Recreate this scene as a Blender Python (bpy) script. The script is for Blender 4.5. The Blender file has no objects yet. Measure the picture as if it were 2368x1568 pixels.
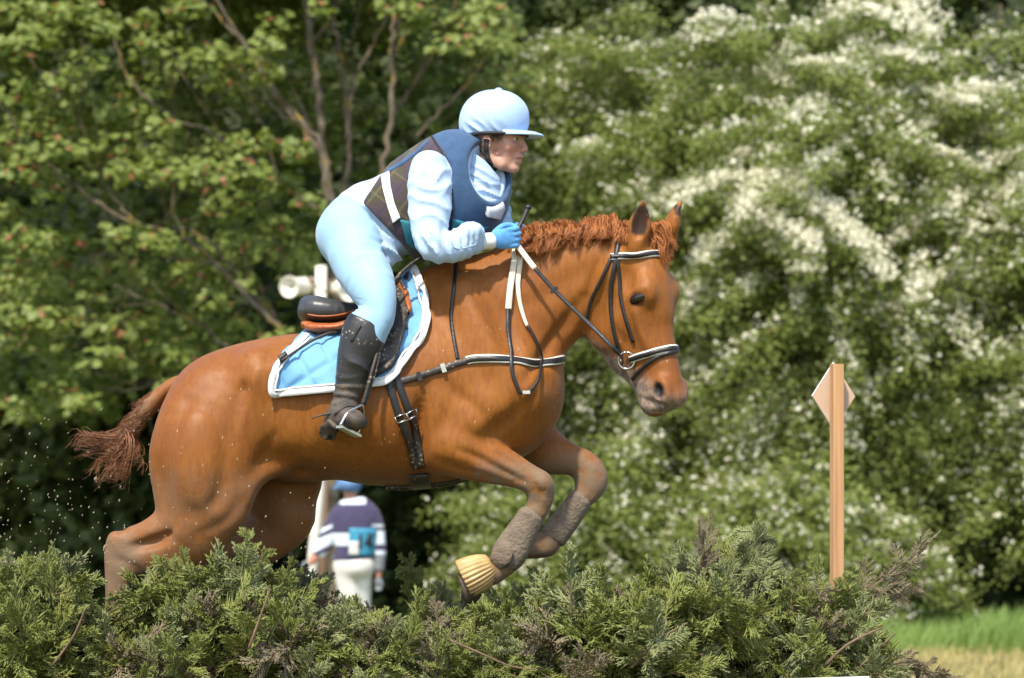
import bpy, bmesh, math, random
import numpy as np
from mathutils import Vector, Matrix
from mathutils.bvhtree import BVHTree
from mathutils.geometry import delaunay_2d_cdt

random.seed(7)
RNG = np.random.default_rng(11)
SC = bpy.context.scene
COL = SC.collection

# ------------------------------------------------------------------ camera
# metres; the horse travels along +X in the plane Y = 0, the camera looks along +Y
D0, K0, HC, VH, UC = 12.0, 640.0, 1.03, 1270.0, 1183.5
cam = bpy.data.cameras.new('camera')
cam.sensor_width = 36.0
cam.lens = 36.0 * D0 * K0 / 2367.0
cam.shift_y = (VH - 784.0) / 2367.0
cam.clip_start, cam.clip_end = 0.5, 600.0
cam.dof.use_dof = True
cam.dof.focus_distance = 11.75
cam.dof.aperture_fstop = 3.9
cam_ob = bpy.data.objects.new('camera', cam)
cam_ob.location = (0, -D0, HC)
cam_ob.rotation_euler = (math.pi / 2, 0, 0)
COL.objects.link(cam_ob)
SC.camera = cam_ob

# ------------------------------------------------------------------ light
SUN_EL, SUN_AZ = math.radians(56), math.radians(-20)   # azimuth from -Y (camera side), negative = camera's left
sun_dir = Vector((math.sin(SUN_AZ) * math.cos(SUN_EL), -math.cos(SUN_AZ) * math.cos(SUN_EL), math.sin(SUN_EL)))
world = bpy.data.worlds.new('World')
SC.world = world
world.use_nodes = True
wn = world.node_tree.nodes
wl = world.node_tree.links
sky = wn.new('ShaderNodeTexSky')
sky.sky_type = 'NISHITA'
sky.sun_disc = False
sky.sun_elevation = SUN_EL
sky.sun_rotation = math.atan2(sun_dir.x, sun_dir.y)
sky.air_density, sky.dust_density, sky.ozone_density = 1.0, 1.6, 1.0
bg = wn['Background'] if 'Background' in wn else wn.new('ShaderNodeBackground')
bg.inputs['Strength'].default_value = 0.15
wl.new(sky.outputs[0], bg.inputs[0])
sl = bpy.data.lights.new('sun', 'SUN')
sl.energy = 3.1
sl.angle = math.radians(2.5)
sl.color = (1.0, 0.925, 0.77)
sun_ob = bpy.data.objects.new('sun', sl)
sun_ob.rotation_euler = (-sun_dir).to_track_quat('-Z', 'Y').to_euler()
sun_ob.location = (-6, -8, 12)
COL.objects.link(sun_ob)
SC.view_settings.view_transform = 'Standard'
SC.view_settings.look = 'None'
SC.view_settings.exposure = 0.96
SC.view_settings.gamma = 1.0
SC.view_settings.use_curve_mapping = False
SC.render.engine = 'CYCLES'
SC.cycles.use_denoising = True
SC.cycles.max_bounces = 6
SC.cycles.diffuse_bounces = 5
SC.cycles.glossy_bounces = 3
SC.cycles.transmission_bounces = 4
SC.cycles.transparent_max_bounces = 6
SC.cycles.caustics_reflective = SC.cycles.caustics_refractive = False

# ------------------------------------------------------------------ helpers
def P(u, v, y=0.0):
    """the point at depth y that the photograph shows at (u, v) on a 2367 x 1568 plate"""
    k = K0 * D0 / (D0 + y)
    return np.array([(u - UC) / k, y, HC + (VH - v) / k])

def thing(name, label, cat, loc=(0, 0, 0), group=None):
    o = bpy.data.objects.new(name, None)
    o.empty_display_size = 0.1
    o.location = loc
    COL.objects.link(o)
    return tag(o, label, cat, group)

def tag(o, label=None, cat=None, group=None, kind=None):
    if label: o['label'] = label
    if cat: o['category'] = cat
    if group: o['group'] = group
    if kind: o['kind'] = kind
    return o

def wloc(o):
    p = np.zeros(3)
    while o is not None:
        p += np.array(o.location)
        o = o.parent
    return p

def mesh_from(name, verts, faces, smooth=True, quads=None):
    """verts n x 3; faces: list of tuples, or an int array n x 3 / n x 4"""
    me = bpy.data.meshes.new(name)
    verts = np.asarray(verts, dtype=np.float32)
    if isinstance(faces, np.ndarray):
        n, c = faces.shape
        me.vertices.add(len(verts))
        me.vertices.foreach_set('co', verts.ravel())
        me.loops.add(n * c)
        me.loops.foreach_set('vertex_index', faces.astype(np.int32).ravel())
        me.polygons.add(n)
        me.polygons.foreach_set('loop_start', np.arange(0, n * c, c, dtype=np.int32))
        me.update(calc_edges=True)
    else:
        me.from_pydata([tuple(map(float, v)) for v in verts], [], [tuple(int(i) for i in f) for f in faces])
        me.update()
    me.polygons.foreach_set('use_smooth', np.full(len(me.polygons), smooth, dtype=bool))
    return me

def obj(name, verts, faces, mats, parent=None, smooth=True, attrs=None, matidx=None):
    base = wloc(parent) if parent is not None else np.zeros(3)
    me = mesh_from(name, np.asarray(verts, dtype=np.float64) - base, faces, smooth)
    for m in (mats if isinstance(mats, (list, tuple)) else [mats]):
        me.materials.append(m)
    if matidx is not None:
        me.polygons.foreach_set('material_index', np.asarray(matidx, dtype=np.int32))
    if attrs:
        for k, a in attrs.items():
            at = me.attributes.new(k, 'FLOAT', 'POINT')
            at.data.foreach_set('value', np.asarray(a, dtype=np.float32))
    o = bpy.data.objects.new(name, me)
    o.parent = parent
    COL.objects.link(o)
    return o

class MB:
    """collects pieces into one mesh"""
    def __init__(s): s.v, s.f, s.m, s.n = [], [], [], 0
    def add(s, v, f, mi=0):
        v = np.asarray(v, dtype=np.float64)
        s.v.append(v)
        for q in f: s.f.append(tuple(int(i) + s.n for i in q)); s.m.append(mi)
        s.n += len(v)
        return s
    def build(s, name, mats, parent=None, smooth=True):
        return obj(name, np.concatenate(s.v), s.f, mats, parent, smooth, matidx=s.m)

def unit(a):
    a = np.asarray(a, dtype=np.float64)
    return a / (np.linalg.norm(a) + 1e-12)

def spline(pts, n):
    """Catmull-Rom through the points (rows may hold extra columns), n rows out"""
    p = np.asarray(pts, dtype=np.float64)
    if len(p) == 2:
        t = np.linspace(0, 1, n)[:, None]
        return p[0] * (1 - t) + p[1] * t
    q = np.vstack([2 * p[0] - p[1], p, 2 * p[-1] - p[-2]])
    t = np.linspace(0, len(p) - 1 - 1e-9, n)
    i = t.astype(int)
    f = (t - i)[:, None]
    a, b, c, d = q[i], q[i + 1], q[i + 2], q[i + 3]
    return 0.5 * (2 * b + (c - a) * f + (2 * a - 5 * b + 4 * c - d) * f ** 2 + (3 * b - a - 3 * c + d) * f ** 3)

def tube(path, rad, n=8, flat=None, up=None):
    """closed tapered tube; flat = ratio of the radius along 'up' """
    path = np.asarray(path, dtype=np.float64)
    m = len(path)
    rad = np.broadcast_to(np.asarray(rad, dtype=np.float64), (m,)) if np.ndim(rad) <= 1 else rad
    T = np.gradient(path, axis=0)
    T /= np.linalg.norm(T, axis=1)[:, None] + 1e-12
    nrm = np.zeros_like(path)
    u0 = np.array(up if up is not None else (0.13, 0.21, 0.97), dtype=np.float64)
    if up is None and abs(np.dot(T[0], u0)) > 0.95: u0 = np.array([1.0, 0.1, 0])
    for i in range(m):
        if up is not None: u0 = np.array(up, dtype=np.float64)
        a = u0 - T[i] * np.dot(u0, T[i])
        nrm[i] = unit(a)
        u0 = nrm[i]
    bi = np.cross(T, nrm)
    ang = np.linspace(0, 2 * np.pi, n, endpoint=False)
    fl = 1.0 if flat is None else flat
    V = path[:, None, :] + rad[:, None, None] * (np.cos(ang)[None, :, None] * nrm[:, None, :] * fl + np.sin(ang)[None, :, None] * bi[:, None, :])
    V = V.reshape(-1, 3)
    F = []
    for i in range(m - 1):
        for j in range(n):
            k = (j + 1) % n
            F.append((i * n + j, i * n + k, (i + 1) * n + k, (i + 1) * n + j))
    F.append(tuple(range(n - 1, -1, -1)))
    F.append(tuple((m - 1) * n + j for j in range(n)))
    return V, F

def strap(path, nrm, width, thick, closed=False):
    """a flat leather band lying along path, its face along nrm; rounded edges (8-sided section)"""
    path = np.asarray(path, float); nrm = np.asarray(nrm, float)
    m = len(path)
    if closed: T = np.roll(path, -1, 0) - np.roll(path, 1, 0)
    else: T = np.gradient(path, axis=0)
    T /= np.linalg.norm(T, axis=1)[:, None] + 1e-12
    N = nrm - T * np.sum(nrm * T, 1)[:, None]
    N /= np.linalg.norm(N, axis=1)[:, None] + 1e-12
    B = np.cross(T, N)
    w = np.broadcast_to(np.asarray(width, float), (m,)) / 2
    h = np.broadcast_to(np.asarray(thick, float), (m,))
    sec = [(-1, 0.15), (-0.86, 1), (0.86, 1), (1, 0.15), (0.92, -0.6), (-0.92, -0.6)]
    n = len(sec)
    V = np.stack([path + B * (w * s[0])[:, None] + N * (h * s[1])[:, None] for s in sec], 1).reshape(-1, 3)
    F = []
    for i in range(m if closed else m - 1):
        a, b = i * n, ((i + 1) % m) * n
        for j in range(n):
            k = (j + 1) % n
            F.append((a + j, b + j, b + k, a + k))
    if not closed:
        F.append(tuple(range(n))); F.append(tuple((m - 1) * n + j for j in range(n - 1, -1, -1)))
    return V, F

def boxv(c, h, R=None):
    c = np.asarray(c, float); h = np.asarray(h, float)
    s = np.array([(x, y, z) for x in (-1, 1) for y in (-1, 1) for z in (-1, 1)], float) * h
    if R is not None: s = s @ np.asarray(R).T
    return s + c, [(0, 1, 3, 2), (4, 6, 7, 5), (0, 4, 5, 1), (2, 3, 7, 6), (0, 2, 6, 4), (1, 5, 7, 3)]

# ------------------------------------------------------------------ materials
def nd(nt, t, **kw):
    n = nt.nodes.new(t)
    for k, v in kw.items(): setattr(n, k, v)
    return n

def new_mat(name):
    m = bpy.data.materials.new(name)
    m.use_nodes = True
    return m, m.node_tree, m.node_tree.nodes['Principled BSDF']

def mat(name, c1, c2=None, rough=0.6, scale=20.0, bump=0.0, bscale=None, spec=0.5, metal=0.0, detail=4.0, sheen=0.0, trans=0.0, stretch=None, coat=0.0, island=0.0, spots=None):
    """base colour wanders between c1 and c2 with noise; fine bump; optional per-island variation and leaf translucency"""
    m, nt, b = new_mat(name)
    L = nt.links
    tc = nd(nt, 'ShaderNodeTexCoord')
    src = tc.outputs['Object']
    if stretch:
        mp = nd(nt, 'ShaderNodeMapping'); mp.inputs['Scale'].default_value = stretch
        L.new(src, mp.inputs[0]); src = mp.outputs[0]
    c2 = c2 or tuple(x * 0.8 for x in c1)
    nz = nd(nt, 'ShaderNodeTexNoise'); nz.inputs['Scale'].default_value = scale; nz.inputs['Detail'].default_value = detail
    L.new(src, nz.inputs['Vector'])
    mx = nd(nt, 'ShaderNodeMix', data_type='RGBA')
    mx.inputs[6].default_value = (*c1, 1); mx.inputs[7].default_value = (*c2, 1)
    rmp = nd(nt, 'ShaderNodeMapRange'); rmp.inputs[1].default_value = 0.32; rmp.inputs[2].default_value = 0.68
    L.new(nz.outputs['Fac'], rmp.inputs[0])
    fac = rmp.outputs[0]
    if island:
        ge = nd(nt, 'ShaderNodeNewGeometry')
        ad = nd(nt, 'ShaderNodeMath', operation='MULTIPLY_ADD'); ad.inputs[1].default_value = island; 
        L.new(ge.outputs['Random Per Island'], ad.inputs[0])
        sc = nd(nt, 'ShaderNodeMath', operation='MULTIPLY'); sc.inputs[1].default_value = 1 - island
        L.new(fac, sc.inputs[0]); L.new(sc.outputs[0], ad.inputs[2]); fac = ad.outputs[0]
    L.new(fac, mx.inputs[0])
    colout = mx.outputs[2]
    if spots:                                   # flecks of dried mud: colour, cells per metre, size, share
        vo = nd(nt, 'ShaderNodeTexVoronoi'); vo.inputs['Scale'].default_value = spots[1]; L.new(src, vo.inputs['Vector'])
        r1 = nd(nt, 'ShaderNodeMapRange'); r1.inputs[1].default_value = spots[2]; r1.inputs[2].default_value = spots[2] * 1.4; r1.inputs[3].default_value = 1; r1.inputs[4].default_value = 0
        L.new(vo.outputs['Distance'], r1.inputs[0])
        n2 = nd(nt, 'ShaderNodeTexNoise'); n2.inputs['Scale'].default_value = spots[1] * .18; L.new(src, n2.inputs['Vector'])
        r2 = nd(nt, 'ShaderNodeMapRange'); r2.inputs[1].default_value = 1 - spots[3]; r2.inputs[2].default_value = 1.08 - spots[3]; L.new(n2.outputs['Fac'], r2.inputs[0])
        ml = nd(nt, 'ShaderNodeMath', operation='MULTIPLY'); L.new(r1.outputs[0], ml.inputs[0]); L.new(r2.outputs[0], ml.inputs[1])
        m2 = nd(nt, 'ShaderNodeMix', data_type='RGBA'); L.new(ml.outputs[0], m2.inputs[0]); L.new(colout, m2.inputs[6]); m2.inputs[7].default_value = (*spots[0], 1)
        colout = m2.outputs[2]
    L.new(colout, b.inputs['Base Color'])
    b.inputs['Roughness'].default_value = rough
    b.inputs['Metallic'].default_value = metal
    b.inputs['Specular IOR Level'].default_value = spec
    if sheen: b.inputs['Sheen Weight'].default_value = sheen
    if coat: b.inputs['Coat Weight'].default_value = coat; b.inputs['Coat Roughness'].default_value = 0.25
    if bump:
        bz = nd(nt, 'ShaderNodeTexNoise'); bz.inputs['Scale'].default_value = bscale or scale * 3; bz.inputs['Detail'].default_value = 5
        L.new(src, bz.inputs['Vector'])
        bp = nd(nt, 'ShaderNodeBump'); bp.inputs['Strength'].default_value = 1.0; bp.inputs['Distance'].default_value = bump
        L.new(bz.outputs['Fac'], bp.inputs['Height']); L.new(bp.outputs[0], b.inputs['Normal'])
    if trans:
        tr = nd(nt, 'ShaderNodeBsdfTranslucent')
        hs = nd(nt, 'ShaderNodeHueSaturation'); hs.inputs['Value'].default_value = 1.3; hs.inputs['Saturation'].default_value = 1.15
        L.new(mx.outputs[2], hs.inputs['Color']); L.new(hs.outputs[0], tr.inputs[0])
        ms = nd(nt, 'ShaderNodeMixShader'); ms.inputs[0].default_value = trans
        L.new(b.outputs[0], ms.inputs[1]); L.new(tr.outputs[0], ms.inputs[2])
        L.new(ms.outputs[0], nt.nodes['Material Output'].inputs[0])
    return m

# ------------------------------------------------------------------ implicit surfaces
def axis_coords(lo, hi, h, fine=()):
    """coordinates lo..hi, step h, finer step inside (a, b, step) ranges"""
    out = [lo]
    while out[-1] < hi:
        s = h
        for a, b, st in fine:
            if a <= out[-1] <= b: s = min(s, st)
        out.append(out[-1] + s)
    return np.array(out, dtype=np.float32)

class Field:
    def __init__(s, xs, ys, zs):
        s.x, s.y, s.z = xs, ys, zs
        s.d = np.full((len(xs), len(ys), len(zs)), 10.0, dtype=np.float32)
    def box(s, lo, hi):
        r = []
        for c, a, b in zip((s.x, s.y, s.z), lo, hi):
            i, j = np.searchsorted(c, a), np.searchsorted(c, b)
            r.append(slice(max(i - 1, 0), min(j + 1, len(c))))
        return tuple(r)
    def grid(s, r):
        return s.x[r[0]][:, None, None], s.y[r[1]][None, :, None], s.z[r[2]][None, None, :]
    def put(s, r, f, k, op='add'):
        d = s.d[r]
        if op == 'add':
            if k <= 1e-6: s.d[r] = np.minimum(d, f); return
            h = np.clip(0.5 + 0.5 * (d - f) / k, 0, 1)
            s.d[r] = d * (1 - h) + f * h - k * h * (1 - h)
        elif op == 'cut':
            f = -f
            if k <= 1e-6: s.d[r] = np.maximum(d, f); return
            h = np.clip(0.5 - 0.5 * (d - f) / k, 0, 1)
            s.d[r] = d * (1 - h) + f * h + k * h * (1 - h)
        elif op == 'and':
            s.d[r] = np.maximum(d, f)
    def chain(s, nodes, k=0.02, lat=(0, 1, 0), cap=(None, None), sub=3, grow=0.0, p=2.0, op='add'):
        """nodes: rows (x, y, z, ra, rb): ra across the axis in the plane normal to lat, rb along lat"""
        N = np.asarray(nodes, dtype=np.float64)
        if len(N) > 2 and sub > 1: N = spline(N, (len(N) - 1) * sub + 1)
        N = N.copy(); N[:, 3:5] = np.maximum(N[:, 3:5], 0.004) + grow
        rmax = N[:, 3:5].max() + k + 0.03
        lo, hi = N[:, :3].min(0) - rmax, N[:, :3].max(0) + rmax
        r = s.box(lo, hi)
        X, Y, Z = s.grid(r)
        out = None
        lat = unit(lat)
        for i in range(len(N) - 1):
            a, b = N[i, :3], N[i + 1, :3]
            ax = b - a; Ln = np.linalg.norm(ax)
            if Ln < 1e-6: continue
            e = ax / Ln
            l = unit(lat - e * np.dot(lat, e)); n = np.cross(e, l)
            dx, dy, dz = X - a[0], Y - a[1], Z - a[2]
            t = (dx * e[0] + dy * e[1] + dz * e[2])
            tc = np.clip(t / Ln, 0, 1)
            qa = t - tc * Ln
            qn = dx * n[0] + dy * n[1] + dz * n[2]
            ql = dx * l[0] + dy * l[1] + dz * l[2]
            ra = N[i, 3] + (N[i + 1, 3] - N[i, 3]) * tc
            rb = N[i, 4] + (N[i + 1, 4] - N[i, 4]) * tc
            rm = np.minimum(ra, rb)
            c = rm
            if i == 0 and cap[0]: c = np.where(t < 0, cap[0], c)
            if i == len(N) - 2 and cap[1]: c = np.where(t > Ln, cap[1], c)
            if p == 2.0: m = np.sqrt((qn / ra) ** 2 + (ql / rb) ** 2 + (qa / c) ** 2)
            else: m = (np.abs(qn / ra) ** p + np.abs(ql / rb) ** p + np.abs(qa / c) ** p) ** (1 / p)
            g = np.sqrt((qn / ra ** 2) ** 2 + (ql / rb ** 2) ** 2 + (qa / c ** 2) ** 2) + 1e-6
            f = np.where(m < .3, (m - 1) * rm, m * (m - 1) / g)
            out = f if out is None else np.minimum(out, f)
        s.put(r, out.astype(np.float32), k, op)
        return s
    def ell(s, c, rad, k=0.02, R=None, op='add', p=2.0):
        """ellipsoid at c with radii rad along the rows of R"""
        c = np.asarray(c, float); rad = np.asarray(rad, float)
        R = np.eye(3) if R is None else np.array([unit(x) for x in R])
        rm = rad.max() + k + 0.02
        r = s.box(c - rm, c + rm)
        X, Y, Z = s.grid(r)
        dx, dy, dz = X - c[0], Y - c[1], Z - c[2]
        m = 0; g = 1e-9
        for i in range(3):
            q = np.abs((dx * R[i, 0] + dy * R[i, 1] + dz * R[i, 2]) / rad[i])
            m = m + q ** p; g = g + (q / rad[i]) ** 2
        m = m ** (1 / p)
        s.put(r, np.where(m < .3, (m - 1) * rad.min(), m * (m - 1) / np.sqrt(g)).astype(np.float32), k, op)
        return s
    def half(s, c, n):
        """keep only the side of the plane through c against n"""
        n = unit(n); c = np.asarray(c, float)
        X, Y, Z = s.x[:, None, None], s.y[None, :, None], s.z[None, None, :]
        f = (X - c[0]) * n[0] + (Y - c[1]) * n[1] + (Z - c[2]) * n[2]
        s.d = np.maximum(s.d, f.astype(np.float32))
        return s
    def mesh(s, smooth=2):
        d = s.d
        ins = d < 0
        nx, ny, nz = d.shape
        cnt = np.zeros((nx - 1, ny - 1, nz - 1), dtype=np.int8)
        cor = [(i, j, k) for i in (0, 1) for j in (0, 1) for k in (0, 1)]
        for i, j, k in cor:
            cnt += ins[i:nx - 1 + i, j:ny - 1 + j, k:nz - 1 + k]
        act = (cnt > 0) & (cnt < 8)
        ci = np.argwhere(act)
        idx = np.full(act.shape, -1, dtype=np.int32)
        idx[act] = np.arange(len(ci))
        acc = np.zeros((len(ci), 3)); w = np.zeros(len(ci))
        G = [s.x.astype(float), s.y.astype(float), s.z.astype(float)]
        def val(c): return d[ci[:, 0] + c[0], ci[:, 1] + c[1], ci[:, 2] + c[2]].astype(float)
        def pos(c): return np.stack([G[q][ci[:, q] + c[q]] for q in range(3)], 1)
        for a in cor:
            for ax in range(3):
                if a[ax]: continue
                b = list(a); b[ax] = 1; b = tuple(b)
                va, vb = val(a), val(b)
                mk = (va < 0) != (vb < 0)
                t = np.where(mk, va / np.where(mk, va - vb, 1), 0)[:, None]
                pt = pos(a) * (1 - t) + pos(b) * t
                acc[mk] += pt[mk]; w[mk] += 1
        V = acc / w[:, None]
        F = []
        for ax in range(3):
            o = [(1, 2), (2, 0), (0, 1)][ax]
            sl_a = [slice(1, -1)] * 3; sl_b = [slice(1, -1)] * 3
            sl_a[ax] = slice(0, -1); sl_b[ax] = slice(1, None)
            A, B = ins[tuple(sl_a)], ins[tuple(sl_b)]
            for flip in (0, 1):
                e = np.argwhere((A & ~B) if not flip else (~A & B))
                if not len(e): continue
                base = e.copy()
                for q in range(3):
                    if q != ax: base[:, q] += 1
                def cell(du, dv):
                    c = base.copy(); c[:, o[0]] += du; c[:, o[1]] += dv
                    return idx[c[:, 0], c[:, 1], c[:, 2]]
                q4 = np.stack([cell(-1, -1), cell(0, -1), cell(0, 0), cell(-1, 0)], 1)
                if flip: q4 = q4[:, ::-1]
                F.append(q4)
        F = np.concatenate(F)
        F = F[(F >= 0).all(1)]
        for _ in range(smooth):
            V = lap(V, F)
        return V, F

def lap(V, F, lam=0.6):
    a = np.concatenate([F[:, i] for i in range(4)]); b = np.concatenate([F[:, (i + 1) % 4] for i in range(4)])
    a, b = np.concatenate([a, b]), np.concatenate([b, a])
    n = np.bincount(a, minlength=len(V)).astype(float)
    S = np.stack([np.bincount(a, weights=V[b, q], minlength=len(V)) for q in range(3)], 1)
    return V + lam * (S / np.maximum(n, 1)[:, None] - V)

def bvh(V, F):
    return BVHTree.FromPolygons([Vector(v) for v in V.tolist()], [tuple(f) for f in (F.tolist() if isinstance(F, np.ndarray) else F)])

CAM = Vector((0, -D0, HC))
def hit(trees, u, v):
    d = (Vector(P(u, v, 0)) - CAM).normalized()
    best = None
    for t in (trees if isinstance(trees, (list, tuple)) else [trees]):
        h = t.ray_cast(CAM, d)
        if h[0] is not None and (best is None or h[3] < best[2]):
            n = h[1] if h[1].dot(d) < 0 else -h[1]
            best = (np.array(h[0]), np.array(n), h[3])
    return best

def lay(trees, pts, n, off=0.004, fall=None):
    """a path of plate points laid on the surface: positions and normals"""
    uv = spline(pts, n)
    hs = [hit(trees, a, b) for a, b in uv]
    ok = [i for i, h in enumerate(hs) if h is not None]
    Q, N = [], []
    for i, h in enumerate(hs):
        if h is None:
            j = min(ok, key=lambda q: abs(q - i)) if ok else None
            y = fall if fall is not None else (hs[j][0][1] if j is not None else 0)
            Q.append(P(uv[i][0], uv[i][1], y)); N.append(hs[j][1] if j is not None else np.array([0, -1.0, 0]))
        else:
            Q.append(h[0]); N.append(h[1])
    Q, N = np.array(Q), np.array(N)
    for _ in range(3):
        N[1:-1] = (N[:-2] + N[1:-1] * 2 + N[2:]) / 4
        Q[1:-1] = (Q[:-2] + Q[1:-1] * 2 + Q[2:]) / 4
    N /= np.linalg.norm(N, axis=1)[:, None]
    return Q + N * off, N

def patch(trees, poly, step=8.0, off=0.004, thick=0.004, rounds=24, smooth=2, sub=True, yfix=None, wobble=None):
    """a sheet with the outline poly (plate points) laid on the surface, given thickness"""
    poly = np.asarray(poly, float)
    if sub:
        q = np.vstack([poly, poly[:1]])
        out = []
        for a, b in zip(q[:-1], q[1:]):
            m = max(1, int(np.linalg.norm(b - a) / step))
            for i in range(m): out.append(a + (b - a) * i / m)
        poly = np.array(out)
    n = len(poly)
    lo, hi = poly.min(0), poly.max(0)
    pts = [Vector(p) for p in poly]
    def inside(p):
        c = False; j = n - 1
        for i in range(n):
            if (poly[i, 1] > p[1]) != (poly[j, 1] > p[1]) and p[0] < (poly[j, 0] - poly[i, 0]) * (p[1] - poly[i, 1]) / (poly[j, 1] - poly[i, 1]) + poly[i, 0]: c = not c
            j = i
        return c
    gx = np.arange(lo[0] + step / 2, hi[0], step); gy = np.arange(lo[1] + step / 2, hi[1], step)
    for i, a in enumerate(gx):
        for b in gy:
            b2 = b + (step / 2 if i % 2 else 0)
            if inside((a, b2)) and np.min(np.hypot(poly[:, 0] - a, poly[:, 1] - b2)) > step * 0.45: pts.append(Vector((a, b2)))
    V2, E, F, *_ = delaunay_2d_cdt(pts, [(i, (i + 1) % n) for i in range(n)], [list(range(n))], 1, 1e-4)
    hs = [hit(trees, p[0], p[1]) for p in V2]
    ok = [i for i, h in enumerate(hs) if h is not None]
    ar = np.array([[p[0], p[1]] for p in V2])
    Q, N = np.zeros((len(V2), 3)), np.zeros((len(V2), 3))
    for i, h in enumerate(hs):
        if h is None:
            j = ok[int(np.argmin(np.hypot(ar[ok, 0] - ar[i, 0], ar[ok, 1] - ar[i, 1])))]
            Q[i] = P(ar[i, 0], ar[i, 1], hs[j][0][1]); N[i] = hs[j][1]
        else: Q[i], N[i] = h[0], h[1]
    adj = [[] for _ in V2]
    for a, b in E: adj[a].append(b); adj[b].append(a)
    for _ in range(smooth):
        Q2, N2 = Q.copy(), N.copy()
        for i, l in enumerate(adj):
            if l:
                N2[i] = N[i] + N[l].mean(0) * 2
                y = 0.5 * Q[i] + 0.5 * Q[l].mean(0)
                Q2[i] = Q[i] + N[i] * np.dot(y - Q[i], N[i])
        Q, N = Q2, N2 / (np.linalg.norm(N2, axis=1)[:, None] + 1e-9)
    o = off
    if wobble is not None: o = off + np.array([wobble(a, b) for a, b in ar])[:, None]
    top = Q + N * (o + thick); bot = Q + N * (off * 0.5 - 0.004)
    m = len(V2)
    tri = []
    for f in F:
        a, b, c = [np.array(Q[i]) for i in f[:3]]
        if np.dot(np.cross(b - a, c - a), N[f[0]]) < 0: f = f[::-1]
        tri.append(tuple(f))
    Fs = list(tri) + [tuple(i + m for i in f[::-1]) for f in tri]
    from collections import Counter
    cnt = Counter()
    for f in tri:
        for i in range(len(f)): cnt[(f[i], f[(i + 1) % len(f)])] += 1
    for (a, b) in list(cnt):
        if (b, a) not in cnt: Fs.append((b, a, a + m, b + m))
    return np.vstack([top, bot]), Fs
# ================================================================== horse
def E(u1, v1, u2, v2, rb, y=0.0):
    a, b = P(u1, v1, y), P(u2, v2, y)
    c = (a + b) / 2
    return [c[0], c[1], c[2], np.linalg.norm(a - b) / 2, rb]

def Vr(u, t, b, w, y=0.0):
    return E(u, t, u, b, w, y)

def GN(u, v, y, ra, rb): return [*P(u, v, y), ra, rb]
hf = Field(axis_coords(-1.52, 0.66, 0.0105, [(0.2, 0.66, 0.007)]),
           axis_coords(-0.42, 0.40, 0.0105, [(-0.33, 0.08, 0.008)]),
           axis_coords(0.46, 2.30, 0.0105, [(1.5, 2.3, 0.007)]))
# trunk
hf.chain([Vr(490, 842, 1060, .18), Vr(545, 806, 1098, .24), Vr(620, 784, 1096, .265), Vr(700, 772, 1092, .28), Vr(780, 768, 1105, .295),
          Vr(860, 752, 1118, .30), Vr(930, 715, 1124, .285), Vr(1000, 700, 1118, .262), Vr(1080, 700, 1098, .24), Vr(1150, 722, 1068, .222),
          Vr(1188, 758, 1030, .19)], k=0.02, cap=(0.10, 0.125), p=2.2)
# withers and loin ridge
hf.chain([Vr(840, 742, 820, .10), Vr(915, 684, 800, .10), Vr(965, 640, 780, .085), Vr(1010, 616, 760, .08), Vr(1070, 603, 760, .09)], k=0.07)
# neck
hf.chain([E(1030, 612, 1190, 930, .185), E(1112, 585, 1250, 868, .15), E(1205, 556, 1280, 822, .118), E(1292, 535, 1303, 778, .098, -.01),
          E(1368, 528, 1335, 752, .088, -.03), E(1430, 540, 1362, 716, .084, -.055)], k=0.05, p=2.15)
# breast
hf.ell(P(1186, 905, 0), (.115, .17, .14), k=.05)
for s in (-1, 1):
    hf.ell(P(1188, 905, s * .09), (.105, .10, .15), k=.035)
# jugular groove
hf.chain([E(1322, 752, 1318, 764, .012, -.118), E(1285, 796, 1278, 806, .012, -.145), E(1255, 835, 1250, 842, .008, -.166)], k=.05, op='cut')
# shoulders and upper arms
for s in (-1, 1):
    hf.chain([E(1030, 690, 1110, 665, .06, s * .14), E(1065, 790, 1175, 755, .07, s * .165), E(1120, 880, 1235, 850, .08, s * .165), E(1160, 925, 1250, 905, .07, s * .155)], k=.05)
    hf.chain([E(1160, 860, 1235, 945, .085, s * .15), E(1080, 890, 1150, 1010, .095, s * .155), E(1010, 950, 1085, 1060, .085, s * .165), E(985, 1010, 1040, 1085, .07, s * .165)], k=.035)
    hf.ell(P(1010, 960, s * .165), (.085, .07, .15), k=.04, R=[(1, 0, .25), (0, 1, 0), (-.25, 0, 1)])
# near foreleg, folding
hf.chain([E(1062, 966, 978, 1078, .088, -.165), E(1102, 984, 1032, 1096, .082, -.17), E(1149, 1018, 1092, 1110, .066, -.17), E(1196, 1047, 1145, 1117, .053, -.165),
          E(1237, 1077, 1190, 1126, .046, -.16), E(1266, 1097, 1213, 1139, .049, -.155), E(1281, 1126, 1219, 1151, .047, -.15), E(1274, 1165, 1217, 1172, .041, -.15),
          E(1256, 1203, 1206, 1190, .036, -.15), E(1232, 1247, 1188, 1226, .032, -.15), E(1212, 1284, 1162, 1262, .034, -.15), E(1203, 1308, 1146, 1274, .038, -.15),
          E(1180, 1330, 1134, 1287, .033, -.15), E(1152, 1350, 1112, 1300, .036, -.15)], k=.012)
hf.ell(P(1254, 1118, -.165), (.034, .048, .04), k=.02)
hf.ell(P(1045, 1030, -.225), (.075, .035, .05), k=.03, R=[(1, 0, -.6), (0, 1, 0), (.6, 0, 1)])
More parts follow.
